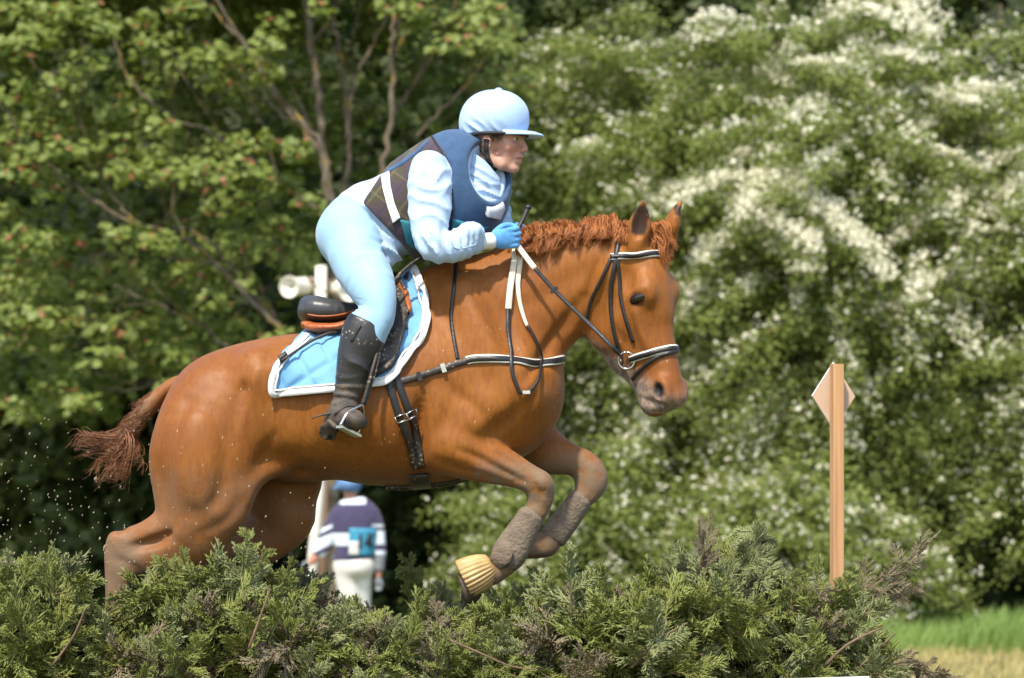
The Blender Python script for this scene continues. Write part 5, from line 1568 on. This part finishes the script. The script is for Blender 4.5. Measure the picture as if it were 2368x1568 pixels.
# ---- hawthorns in blossom
def petal_cluster(C, up, rad, n):
    """corymbs: n small petals heaped on each point"""
    m = len(C)
    q = RNG.normal(0, 1, (m, n, 3)); q /= np.linalg.norm(q, axis=2)[:, :, None]
    q += up[:, None, :] * .7; q /= np.linalg.norm(q, axis=2)[:, :, None]
    P_ = (C[:, None, :] + q * (rad[:, None, None] * RNG.uniform(.5, 1.0, (m, n, 1)))).reshape(-1, 3)
    return P_, (q + RNG.normal(0, .25, q.shape)).reshape(-1, 3), np.repeat(rad * .72, n)

def hawthorn(name, label, axis, rx, ry, zc, rz, nb, flower, left=.5):
    t = thing(name, label, 'tree', (axis[0], axis[1], 0), 'hawthorns in blossom')
    tb = MB()
    top = np.array([axis[0], axis[1], zc + rz * .3])
    for j in range(3):
        a = np.array([axis[0] + RNG.normal(0, .12), axis[1] + RNG.normal(0, .12), -.05]); b = top + RNG.normal(0, .5 if rz > 2 else .12, 3)
        S = spline([a, a * .7 + b * .3 + RNG.normal(0, .15, 3), a * .35 + b * .65 + RNG.normal(0, .2, 3), b], 14)
        tb.add(*tube(S, np.linspace(.12, .03, 14), 8))
    tb.build('trunk', M['bark'], t)
    bw = MB(); Lh = Leaves(); Bc, Bu, Br = [], [], []
    for i in range(nb):
        # on the crown's shell, camera side preferred
        g = RNG.uniform(-math.pi, 0) if RNG.uniform() < .82 else RNG.uniform(0, math.pi)
        e = math.asin(RNG.uniform(-.75, 1))
        nrm = np.array([math.cos(g) * math.cos(e), math.sin(g) * math.cos(e), math.sin(e)])
        s = RNG.uniform(.62, 1.0)
        tip = np.array([axis[0], axis[1], zc]) + nrm * np.array([rx, ry, rz]) * s
        if tip[2] < .5: continue
        Ln = RNG.uniform(.9, 1.7)
        d = unit(nrm * np.array([1, 1, .35]) + np.array([-left * RNG.normal(.25, .7), -.35, .30]) + RNG.normal(0, .32, 3))
        a = tip - d * Ln * .75
        tt = np.linspace(0, 1, 8)[:, None]
        S = a + d * Ln * tt + np.array([0, 0, -1]) * Ln * .55 * tt ** 2
        if i % 2 == 0: bw.add(*tube(S, np.linspace(.014, .003, 8), 4))
        Dn = 305 if s > .75 else 200
        n = int(Ln * Dn)
        ti = RNG.uniform(.08, 1.04, n); c = a + d * Ln * ti[:, None] + np.array([0, 0, -1]) * Ln * .55 * ti[:, None] ** 2
        w = .17 * (1.15 - .55 * ti)
        off = RNG.normal(0, 1, (n, 3)) * w[:, None] * np.array([1, 1, .55])
        off[:, 2] -= .035
        Lh.add(c + off, off * 3 + np.array([0, -.35, .75]) + RNG.normal(0, .5, (n, 3)), .047 * RNG.uniform(.6, 1.3, n), 0)
        fl = flower(tip) * 1.7 * RNG.uniform() ** .9
        m = int(Ln * 44 * fl)
        if m:
            ti = RNG.uniform(.12, 1.02, m) ** .8; c = a + d * Ln * ti[:, None] + np.array([0, 0, -1]) * Ln * .55 * ti[:, None] ** 2
            off = RNG.normal(0, 1, (m, 3)) * (.115 * (1.15 - .5 * ti))[:, None] * np.array([1, 1, .45]); off[:, 2] = np.abs(off[:, 2]) + .03
            Bc.append(c + off); Bu.append(np.tile([0, -.35, 1.0], (m, 1)) + RNG.normal(0, .25, (m, 3))); Br.append(RNG.uniform(.024, .044, m))
    # inner filling
    for i in range(int(nb * .55)):
        q = RNG.normal(0, 1, 3); q = q / np.linalg.norm(q) * RNG.uniform(.2, .68)
        c = np.array([axis[0], axis[1], zc]) + q * np.array([rx, ry, rz])
        if c[2] < .6: continue
        pad(Lh, c, (.45, .45, .28), 62, .085, 0, .5)
    bw.build('bough', M['bark'], t)
    Lh.build('crown', [M['leaf_haw']], t, LEAF4)
    if Bc:
        C, N, S = petal_cluster(np.concatenate(Bc), np.concatenate(Bu), np.concatenate(Br), 4)
        V, F = cards(C, N, S, np.array([(-.5, -.5), (.5, -.5), (.5, .5), (-.5, .5)]), -.1)
        obj('blossom', V, F, M['blossom'], t, smooth=False)
    return t
def patchy(p):
    a = math.sin(p[0] * 1.9 + 1.1 * math.sin(p[2] * 1.3)) * math.sin(p[2] * 2.1 + 1.7 * math.sin(p[0] * .9 + .5))
    return min(max(.85 + 1.2 * a, 0.10), 1.9)
def fl_a(p): return .45 * patchy(p)
def fl_b(p):
    g = math.exp(-((p[0] - 3.0) / 1.7) ** 2 - ((p[2] - 4.9) / .85) ** 2)
    return (1.05 if p[2] > 2.6 else .55) * patchy(p) + 2.0 * g
hawthorn('hawthorn_tree', 'hawthorn with faded sparse blossom behind the rider hat and horse ears', (1.1, 25.6), 2.1, 1.9, 4.1, 3.6, 260, fl_a, .3)
hawthorn('hawthorn_tree', 'hawthorn thick with white blossom behind the wooden marker post', (3.4, 24.9), 2.3, 2.2, 4.3, 3.7, 330, fl_b, .6)
hawthorn('hawthorn_tree', 'hawthorn with white blossom sprays at the far end beyond the marker post', (6.5, 24.6), 2.7, 2.2, 3.9, 3.6, 270, fl_b, .8)
hawthorn('hawthorn_tree', 'low hawthorn bush with few flowers behind the horse forelegs', (.6, 23.9), 1.5, 1.1, 1.3, 1.35, 110, lambda p: .22, .3)
hawthorn('hawthorn_tree', 'low hawthorn bush with scattered flowers beside the foot of the marker post', (3.1, 23.4), 1.7, 1.0, 1.2, 1.15, 110, lambda p: .45, .3)

# ---- the wood behind
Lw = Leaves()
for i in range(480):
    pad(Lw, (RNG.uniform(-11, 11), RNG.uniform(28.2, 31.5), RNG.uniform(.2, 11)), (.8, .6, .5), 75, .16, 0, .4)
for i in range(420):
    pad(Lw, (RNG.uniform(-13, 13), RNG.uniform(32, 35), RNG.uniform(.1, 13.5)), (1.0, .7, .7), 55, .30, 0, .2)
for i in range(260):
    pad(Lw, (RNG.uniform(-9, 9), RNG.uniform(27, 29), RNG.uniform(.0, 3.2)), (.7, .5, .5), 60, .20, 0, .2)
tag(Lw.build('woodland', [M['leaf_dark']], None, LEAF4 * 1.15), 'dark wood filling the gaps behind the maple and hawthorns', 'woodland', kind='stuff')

# the added dark bank sheet that blocks the sky behind everything
n = 24
G = np.array([(x, 35.5 + 9 * s + .8 * math.sin(x * .5 + s * 5), -.3 + 17 * s + .5 * math.sin(x * .7)) for x in np.linspace(-30, 30, n) for s in np.linspace(0, 1, n)])
GF = np.array([(i * n + j, (i + 1) * n + j, (i + 1) * n + j + 1, i * n + j + 1) for i in range(n - 1) for j in range(n - 1)])
M['backing'] = mat('dark_backing', (.035, .050, .014), (.016, .024, .008), rough=.95, scale=1.5, bump=.2, bscale=3)
tag(obj('sky_backing', G, GF, M['backing']), 'added dark sky-blocking bank behind the trees', kind='structure')
# ================================================================== brush fence of cut conifer
M['fir_green'] = mat('conifer_green', (.275, .300, .075), (.165, .190, .046), rough=.55, scale=3, island=.5, trans=.12)
M['fir_grey'] = mat('conifer_grey', (.290, .310, .130), (.185, .205, .080), rough=.6, scale=3, island=.5, trans=.1)
M['fir_brown'] = mat('conifer_dry', (.275, .225, .135), (.165, .135, .080), rough=.7, scale=3, island=.6, trans=.08)
M['twig'] = mat('twig_bark', (.20, .125, .075), (.11, .07, .042), rough=.85, scale=20)

def branch_mesh(seed, L, droop, nspray, m, dense=1.0):
    """a cut branch along +Z in local space: woody stem and flat ferny sprays"""
    rg = np.random.default_rng(seed)
    t = np.linspace(0, 1, 9)[:, None]
    bend = rg.normal(0, .10, 3) * L; bend[2] = 0
    stem = np.array([0, 0, 1.0]) * L * t + bend * t ** 2 + np.array([droop * L * .5, 0, -abs(droop) * L * .3]) * t ** 3
    sv, sf = hair_mesh(stem[None], np.linspace(.0065, .0016, 9)[None], 5)
    paths, rads = [], []
    def strand(p, r): paths.append(p); rads.append(r)
    roll = rg.uniform(0, 6.28)
    for i in range(nspray):
        a = .10 + .90 * (i + rg.uniform(-.3, .3)) / nspray; a = min(max(a, .05), 1)
        j = min(int(a * 8), 7); b = stem[j] + (stem[j + 1] - stem[j]) * (a * 8 - j)
        T = unit(stem[j + 1] - stem[j])
        g = roll + i * 2.4 + rg.normal(0, .4)
        o = np.array([math.cos(g), math.sin(g), 0]); o = unit(o - T * np.dot(o, T))
        if i > nspray - 3: d = unit(T + o * .35)
        else: d = unit(T * rg.uniform(.55, 1.0) + o * rg.uniform(.6, 1.0))
        pl = unit(np.cross(d, o + rg.normal(0, .3, 3)))        # normal of the flat spray
        sd = np.cross(pl, d)
        SL = L * (.34 - .16 * a) * rg.uniform(.75, 1.25) + .03
        dr = np.array([0, 0, -1]) * SL * abs(droop) * .5
        s5 = np.linspace(0, 1, 4)[:, None]
        ax = b + d * SL * s5 + dr * s5 ** 2
        strand(ax, np.array([.0022, .002, .0017, .0012]))
        nt = int((8 + SL * 90) * dense)
        for q in range(nt):
            f = .06 + .94 * q / nt; bb = b + d * SL * f + dr * f ** 2
            sg = 1 if q % 2 else -1
            td = unit(d * rg.uniform(.75, 1.1) + sd * sg * rg.uniform(.55, .95) + pl * rg.normal(0, .28))
            TL = SL * (.40 - .24 * f) * rg.uniform(.7, 1.25) + .007
            x4 = np.linspace(0, 1, 4)[:, None]
            tw = bb + td * TL * x4 + (d * .25 + pl * rg.normal(0, .2)) * TL * x4 ** 2 + dr * .25 * x4 ** 2
            strand(tw, np.array([.0022, .0030, .0026, .0011]) * rg.uniform(.8, 1.25))
            if TL > .020:
                for e in (.4, .68):
                    p0 = bb + td * TL * e; z = unit(td + d * .5 - sd * sg * .5 + pl * rg.normal(0, .3)); ZL = TL * .42 * rg.uniform(.7, 1.2)
                    strand(p0 + z * ZL * x4, np.array([.0020, .0027, .0023, .0010]))
                    z = unit(td + d * .2 + sd * sg * .7 + pl * rg.normal(0, .3))
                    strand(p0 + z * ZL * x4, np.array([.0020, .0027, .0023, .0010]))
    fv, ff = hair_mesh(np.array(paths), np.array(rads), 3)
    V = np.vstack([sv, fv]); F = np.vstack([sf, ff + len(sv)])
    BL.append(float(V[:, 2].max()))
    me = mesh_from('conifer_branch', V, F, True)
    me.materials.append(M['twig']); me.materials.append(M[m])
    me.polygons.foreach_set('material_index', np.concatenate([np.zeros(len(sf)), np.ones(len(ff))]).astype(np.int32))
    return me
BM = []; BL = []
for i in range(4): BM.append(branch_mesh(100 + i, RNG.uniform(.40, .55), RNG.uniform(.1, .5), 15, 'fir_green'))
for i in range(3): BM.append(branch_mesh(200 + i, RNG.uniform(.38, .5), RNG.uniform(.2, .7), 14, 'fir_grey'))
for i in range(2): BM.append(branch_mesh(300 + i, RNG.uniform(.35, .48), RNG.uniform(.2, .7), 12, 'fir_brown', .85))

BM.append(branch_mesh(400, .46, .35, 11, 'fir_brown', .42)); BM.append(branch_mesh(410, .5, 1.3, 18, 'fir_grey', 1.1))
fence = thing('brush_fence', 'long brush fence of cut conifer branches under the jumping horse', 'fence', (-.3, 0, 0))
M['plank'] = mat('fence_timber', (.20, .14, .09), (.11, .08, .05), rough=.85, scale=8, stretch=(.6, 6, 6), bump=.003)
for yy in (-.62, .62):
    for zz in (.12, .34):
        V, F = boxv((-.3, yy, zz), (1.95, .02, .10)); obj('plank', V, F, M['plank'], fence, smooth=False)
TOP = np.array([(-200, 1270), (0, 1262), (60, 1268), (110, 1262), (175, 1390), (215, 1425), (310, 1425), (360, 1375), (400, 1290), (480, 1300), (590, 1262), (650, 1295), (720, 1330), (800, 1385), (900, 1390), (960, 1405), (1020, 1425), (1140, 1425), (1180, 1400),
                (1200, 1345), (1290, 1335), (1400, 1375), (1520, 1330), (1630, 1290), (1700, 1300), (1790, 1262), (1850, 1320), (1900, 1340), (2000, 1345), (2060, 1400), (2090, 1480), (2100, 1540)], float)
def topv(u): return np.interp(u, TOP[:, 0], TOP[:, 1])
def put_branch(p, d, roll, sc, mi, slim=1.0):
    d = Vector(d).normalized()
    q = Vector((0, 0, 1)).rotation_difference(d)
    o = bpy.data.objects.new('conifer_branch', BM[mi])
    o.parent = fence
    o.matrix_local = Matrix.Translation(Vector(p) - Vector(fence.location)) @ q.to_matrix().to_4x4() @ Matrix.Rotation(roll, 4, 'Z') @ Matrix.Diagonal((sc * slim, sc * slim, sc, 1))
    COL.objects.link(o)
    return o
def pick(u):
    w = RNG.uniform()
    dry = .28 if 700 < u < 1150 else (.14 if 300 < u < 700 else .07)
    if w < dry: return int(RNG.integers(7, 9))
    return int(RNG.integers(4, 7)) if w < dry + .33 else int(RNG.integers(0, 4))
cnt = 0
for layer, (y, num, dz, fwd) in enumerate(((.50, 34, 0.05, .2), (.05, 38, .03, -.1), (-.30, 52, 0, -.5), (-.55, 58, -.06, -.8), (-.72, 48, -.16, -.95), (-.85, 36, -.27, -1.0))):
    for i in range(num):
        u = -120 + (2120) * (i + RNG.uniform(-.5, .5)) / num
        yy = y + RNG.normal(0, .08)
        v = topv(u) + RNG.uniform(-20, 34)
        tip = P(u, v, yy); tip[2] += -max(0, dz * -1) + RNG.normal(0, .02)
        sc = RNG.uniform(.62, 1.25)
        lean = RNG.normal(.20, .45)
        d = unit(np.array([lean, fwd * RNG.uniform(.3, 1.0), 1.0]))
        if layer >= 4: d = unit(np.array([lean, fwd, RNG.uniform(.1, .7)]))
        mi = pick(u); ln = BL[mi] * sc
        put_branch(tip - d * ln, d, RNG.uniform(0, 6.28), sc, mi); cnt += 1
# sprigs that stand out of the top
for (u0, v0), (u1, v1), y, mi, sc in (((1620, 1370), (1640, 1185), -.35, 7, .72), ((1660, 1400), (1800, 1225), -.45, 10, .85), ((1560, 1380), (1520, 1285), -.45, 5, .55), ((1830, 1380), (1890, 1300), -.5, 0, .6), ((90, 1400), (105, 1245), -.4, 5, .62),
                           ((570, 1400), (595, 1238), -.4, 1, .66), ((470, 1380), (380, 1262), -.45, 2, .65), ((985, 1440), (955, 1285), .3, 1, .6), ((1040, 1450), (1010, 1330), .3, 4, .6), ((1960, 1405), (2200, 1272), -.45, 9, .75),
                           ((1990, 1420), (2150, 1345), -.45, 9, .6), ((2010, 1530), (2240, 1562), -.55, 7, .8), ((640, 1370), (700, 1290), -.35, 3, .55), ((20, 1400), (10, 1270), -.4, 4, .6),
                           ((1400, 1440), (1330, 1350), -.5, 4, .6), ((1240, 1420), (1290, 1320), -.4, 0, .6), ((1930, 1400), (1985, 1318), -.5, 1, .6)):
    a, b = P(u0, v0, y), P(u1, v1, y); Ln = np.linalg.norm(b - a)
    for q in range(2): put_branch(a + RNG.normal(0, .012, 3), b - a + RNG.normal(0, .012, 3), RNG.uniform(0, 6.28), Ln / BL[mi] * (1 - .12 * q), mi, .72)
# bare sticks
for pts, y, r in (([(1040, 1480), (1110, 1510), (1180, 1540), (1240, 1548)], -.95, .004), ([(575, 1500), (600, 1430), (625, 1360)], -.9, .005), ([(1460, 1545), (1520, 1480), (1590, 1440)], -.9, .004), ([(1900, 1545), (1960, 1490), (2040, 1450)], -.75, .006), ([(1990, 1540), (2030, 1500), (2070, 1465)], -.72, .005), ([(120, 1540), (170, 1470), (200, 1400)], -.9, .005)):
    V, F = tube(spline([P(a, b, y) for a, b in pts], 14), np.linspace(r, r * .6, 14), 6); obj('stick', V, F, M['twig'], fence)

# white board at the foot, marker post with diamond
M['white_board'] = mat('white_painted_board', (.80, .80, .80), (.70, .70, .69), rough=.6, scale=12, stretch=(.5, 5, 5))
wb = [P(1760, 1572, -.98), P(2005, 1563, -.92)]
V, F = boxv((wb[0] + wb[1]) / 2 + np.array([0, 0, -.05]), (np.linalg.norm(wb[1] - wb[0]) / 2, .018, .05), np.array(Matrix.Rotation(-math.atan2(wb[1][2] - wb[0][2], wb[1][0] - wb[0][0]), 3, 'Y')))
tag(obj('rail', V, F, M['white_board'], smooth=False), 'white painted board along the foot of the brush fence', 'rail')
M['pine'] = mat('pale_pine', (.56, .32, .155), (.42, .21, .09), rough=.7, scale=3.2, stretch=(16, 16, .55), bump=.001, bscale=20)
M['pine_pale'] = mat('plywood', (.60, .44, .33), (.52, .36, .25), rough=.75, scale=7, bump=.001)
M['signwhite'] = mat('sign_edge_white', (.75, .72, .70), (.6, .55, .52), rough=.6)
ps = thing('marker_post', 'pale pine post carrying a diamond shaped flag board beside the fence', 'post', tuple(P(1936, 1900, .3)))
def bevel_box(c, h, b, R=None):
    """box with chamfered long edges (vertical)"""
    x, y, z = h
    ring = [(-x, -y + b), (-x + b, -y), (x - b, -y), (x, -y + b), (x, y - b), (x - b, y), (-x + b, y), (-x, y - b)]
    V = np.array([(px, py, s * z) for s in (-1, 1) for px, py in ring])
    if R is not None: V = V @ np.asarray(R).T
    F = [(j, (j + 1) % 8, 8 + (j + 1) % 8, 8 + j) for j in range(8)] + [tuple(range(7, -1, -1)), tuple(range(8, 16))]
    return V + np.asarray(c), F
top, bot = P(1935, 842, .3), P(1934, 1900, .3)
yawR = np.array(Matrix.Rotation(.30, 3, 'Z'))
V, F = bevel_box((top + bot) / 2, (.021, .021, (top - bot)[2] / 2), .003, yawR); obj('stake', V, F, M['pine'], ps, smooth=False)
cd = P(1926, 916, .345)
dm = np.array([(-.078, 0), (0, -.115), (.078, 0), (0, .115)]) * 1.1
V = np.array([(x, y, z) for y in (-.006, .006) for x, z in dm]) @ yawR.T + cd
F = [(0, 1, 2, 3), (7, 6, 5, 4)] + [(i, i + 4, (i + 1) % 4 + 4, (i + 1) % 4) for i in range(4)]
obj('diamond_board', V, F, [M['pine_pale'], M['signwhite']], ps, smooth=False, matidx=[0, 1, 1, 1, 1, 1])
# ================================================================== distant person, loudspeaker post
M['navy_wool'] = mat('navy_jersey', (.055, .045, .105), (.04, .033, .08), rough=.9, scale=14, sheen=.2)
M['white_wool'] = mat('white_jersey', (.66, .72, .78), (.58, .64, .70), rough=.9, scale=14)
M['white_breech'] = mat('white_breeches', (.78, .76, .72), (.62, .58, .52), rough=.8, scale=6)
M['bib'] = mat('blue_bib', (.05, .29, .44), (.04, .24, .38), rough=.6, scale=9)
M['bib_black'] = mat('bib_print', (.015, .02, .03), (.02, .03, .04), rough=.7)
M['hat_blue'] = mat('blue_velvet_hat', (.10, .20, .38), (.07, .15, .30), rough=.7, scale=12)
M['grey_wool'] = mat('grey_glove', (.22, .24, .26), (.15, .16, .18), rough=.9)
Y2 = 20.0
per = thing('person', 'walker seen from behind in striped navy jersey with blue 14 bib', 'person', tuple(P(815, 1530, Y2)))
K2 = K0 * D0 / (D0 + Y2)
def e2(u1, v1, u2, v2, rb, y=0): return E(u1, v1, u2, v2, rb, Y2 + y)
lo, hi = P(700, 1540, Y2), P(910, 1095, Y2)
TOR = [e2(768, 1300, 858, 1300, .13), e2(773, 1260, 862, 1260, .13), e2(768, 1215, 872, 1215, .135), e2(764, 1185, 874, 1190, .12), e2(782, 1165, 850, 1168, .09)]
ARML = [e2(760, 1188, 792, 1200, .06), e2(748, 1215, 782, 1228, .055, -.02), e2(732, 1248, 768, 1262, .05, -.04), e2(718, 1275, 748, 1288, .042, -.05), e2(706, 1300, 728, 1306, .035, -.06)]
ARMR = [e2(846, 1186, 876, 1186, .06), e2(858, 1215, 886, 1212, .055), e2(862, 1250, 890, 1246, .05), e2(862, 1285, 891, 1282, .048), e2(864, 1318, 888, 1318, .04), e2(866, 1338, 884, 1338, .03)]
def legs(s): 
    return [e2(772, 1300, 822, 1300, .11), e2(776, 1340, 826, 1345, .10), e2(790, 1400, 832, 1400, .075), e2(800, 1450, 830, 1450, .06), e2(802, 1530, 822, 1530, .05)] if s < 0 else [e2(812, 1300, 862, 1300, .11, .02), e2(816, 1345, 858, 1340, .10, .06), e2(826, 1400, 856, 1400, .07, .10), e2(828, 1450, 852, 1450, .055, .14), e2(822, 1530, 842, 1530, .05, .2)]
HEAD = [e2(794, 1158, 826, 1158, .055), e2(790, 1140, 828, 1140, .075), e2(790, 1128, 830, 1128, .08)]
fd = Field(axis_coords(lo[0], hi[0], .018), axis_coords(Y2 - .3, Y2 + .35, .018), axis_coords(-.06, hi[2], .018))
for ch in (TOR, ARML, ARMR, legs(-1), legs(1), HEAD): fd.chain(ch, k=.018, grow=-.012)
V, F = fd.mesh(2); obj('body', V, F, M['skin'], per)
fd = Field(axis_coords(lo[0], hi[0], .014), axis_coords(Y2 - .3, Y2 + .3, .016), axis_coords(P(0, 1335, Y2)[2], P(0, 1150, Y2)[2], .012))
for ch in (TOR, ARML[:-1], ARMR[:-1]): fd.chain(ch, k=.012, grow=.004, cap=(.03, .02))
V, F = fd.mesh(2)
k_ = K0 * D0 / (D0 + Y2)
cu = UC + V[F].mean(1)[:, 0] * k_; cv = VH - (V[F].mean(1)[:, 2] - HC) * k_
along = np.where(cu < 772, cv + (cu - 760) * .45, cv)
st = np.where(cu < 770, ((along > 1216) & (along < 1224)) | ((along > 1236) & (along < 1262)) | (along > 1274), ((cv > 1233) & (cv < 1262)) & (cu < 858))
st = np.where(cu >= 860, ((cv > 1212) & (cv < 1219)) | ((cv > 1228) & (cv < 1258)) | ((cv > 1272) & (cv < 1282)), st)
st = np.where((cu > 765) & (cu < 862) & (cv < 1180) & (cv > 1150), (cv < 1166) & (cu > 785) & (cu < 845), st)
mi = st.astype(int); mi = np.where((cu >= 858) & (cv > 1282), 2, mi); mi = np.where((cu < 722) & (cv > 1294), 2, mi)
obj('jersey', V, F, [M['navy_wool'], M['white_wool'], M['grey_wool']], per, matidx=mi)
JB2 = bvh(V, F)
fd = Field(axis_coords(lo[0], hi[0], .016), axis_coords(Y2 - .25, Y2 + .35, .016), axis_coords(-.05, P(0, 1280, Y2)[2], .016))
fd.chain(legs(-1), k=.04, grow=.004); fd.chain(legs(1), k=.04, grow=.004); fd.ell(P(818, 1310, Y2), (.20, .15, .14), k=.03)
V, F = fd.mesh(2); obj('breeches', V, F, M['white_breech'], per)
V, F = patch([JB2], [(808, 1221), (868, 1222), (866, 1284), (806, 1286)], step=8, off=.012, thick=.006); bib = obj('bib', V, F, M['bib'], per)
BIB = bvh(V, F)
def mark(poly, m, nm='digit'):
    V, F = patch([BIB], poly, step=6, off=.003, thick=.003, smooth=0); obj(nm, V, F, m, bib)
mark([(830, 1236), (836, 1234), (836, 1270), (830, 1270)], M['bib_black'])
mark([(854, 1232), (859, 1232), (859, 1256), (863, 1256), (863, 1260), (859, 1260), (859, 1271), (854, 1271), (854, 1260), (842, 1260), (842, 1256)], M['bib_black'])
mark([(808, 1252), (829, 1252), (829, 1283), (807, 1283)], M['white_breech'], 'bib_patch')
hp = Field(axis_coords(P(755, 0, Y2)[0], P(845, 0, Y2)[0], .012), axis_coords(Y2 - .2, Y2 + .25, .012), axis_coords(P(0, 1150, Y2)[2], P(0, 1085, Y2)[2], .012))
hp.ell(P(806, 1122, Y2), (.125, .14, .10), k=.01); hp.chain([[*P(800, 1124, Y2), .02, .10], [*P(768, 1131, Y2 - .02), .012, .07]], k=.02); hp.half(P(806, 1137, Y2), (-.12, 0, -1))
V, F = hp.mesh(2); obj('hat', V, F, M['hat_blue'], per)
for u, v, y in ((706, 1308, -.06), (875, 1345, 0)):
    f = Field(axis_coords(P(u - 25, 0, Y2)[0], P(u + 25, 0, Y2)[0], .008), axis_coords(Y2 + y - .1, Y2 + y + .1, .008), axis_coords(P(0, v + 35, Y2)[2], P(0, v - 25, Y2)[2], .008))
    c = P(u, v, Y2 + y); f.ell(c, (.038, .028, .045), k=.01)
    for j in range(4): f.chain([[*(c + (-.022 + .015 * j, 0, -.03)), .010, .010], [*(c + (-.024 + .016 * j, -.01, -.065)), .009, .009], [*(c + (-.02 + .014 * j, -.03, -.085 + .004 * abs(j - 1))), .008, .008]], k=.004)
    f.chain([[*(c + (.03, -.01, .0)), .012, .012], [*(c + (.04, -.03, -.04)), .009, .009]], k=.006)
    V, F = f.mesh(1); obj('glove', V, F, M['grey_wool'], per)

# post with two horn loudspeakers
M['white_plastic'] = mat('cream_white_plastic', (.80, .77, .68), (.72, .68, .57), rough=.5, scale=6)
M['brown_post'] = mat('brown_stake', (.20, .12, .07), (.12, .075, .045), rough=.85, scale=10, stretch=(4, 4, .5))
Y3 = 20.7
lp = thing('loudspeaker_post', 'white post with two cream horn loudspeakers behind the saddle', 'loudspeaker', tuple(P(735, 1530, Y3)))
V, F = tube([P(742, 615, Y3), P(741, 900, Y3), P(738, 1130, Y3), P(720, 1330, Y3), P(706, 1530, Y3)], .055, 16); obj('post', V, F, M['white_plastic'], lp)
def horn(cm, ct, r):
    """cm mouth centre, ct back end"""
    ax = unit(ct - cm); n1 = unit(np.cross(ax, (0, 0, 1.0))); n2 = np.cross(ax, n1); L_ = np.linalg.norm(ct - cm)
    V, n = [], 28
    prof = [(.10, .02), (.09, r * .5), (.03, r * .80), (0, r * .90), (-.004, r * .97), (.01, r), (.05, r * .97), (.10, r * .86), (.30, r * .82), (.75, r * .80), (.95, r * .74), (1, r * .5), (1, .01)]
    for t, q in prof:
        for j in range(n):
            g = 2 * math.pi * j / n; V.append(cm + ax * t * L_ + (n1 * math.cos(g) + n2 * math.sin(g)) * q)
    F = [(i * n + j, i * n + (j + 1) % n, (i + 1) * n + (j + 1) % n, (i + 1) * n + j) for i in range(len(prof) - 1) for j in range(n)]
    return np.array(V), F
V, F = horn(P(668, 664, Y3 - .25), P(722, 660, Y3 + .22), .108); obj('horn', V, F, M['white_plastic'], lp)
V, F = horn(P(808, 672, Y3 - .28), P(776, 664, Y3 + .2), .112); obj('horn', V, F, M['white_plastic'], lp)
V, F = tube([P(690, 648, Y3), P(800, 650, Y3)], .015, 8); obj('bracket', V, F, M['brown_post'], lp)
V, F = tube(spline([P(710, 640, Y3 - .2), P(745, 672, Y3 - .2), P(775, 678, Y3 - .2), P(800, 705, Y3 - .1)], 14), .010, 6); obj('cable', V, F, M['brown_post'], lp)
V, F = tube([P(748, 1100, Y3 + .5), P(744, 1530, Y3 + .5)], .05, 10)
tag(obj('stake', V, F, M['brown_post']), 'brown wooden stake behind the white loudspeaker post beside the walker', 'stake')

# mud thrown up behind the hind legs
M['clod'] = mat('flying_mud', (.34, .27, .18), (.20, .15, .10), rough=.9, scale=60)
mv, mf, k = [], [], 0
for i in range(240):
    u = abs(RNG.normal(0, 190)) if RNG.uniform() < .75 else RNG.uniform(0, 760); v = min(1300, 1330 - abs(RNG.normal(0, 170)))
    if v < 900 and RNG.uniform() < .7: continue
    c = P(u, v, RNG.uniform(-.75, -.42)); r = RNG.uniform(.0010, .0028) * (2.2 if RNG.uniform() < .03 else 1)
    V, F = sphere(c, (r, r, r * RNG.uniform(1, 2.2)), 6, 4, R=[(1, 0, -.4), (0, 1, 0), (.4, 0, 1)])
    V = V + RNG.normal(0, r * .15, V.shape); mv.append(V); mf += [tuple(q + k for q in f) for f in F]; k += len(V)
tag(obj('mud', np.vstack(mv), mf, M['clod']), 'specks of mud thrown up behind the horse', 'mud', kind='stuff')
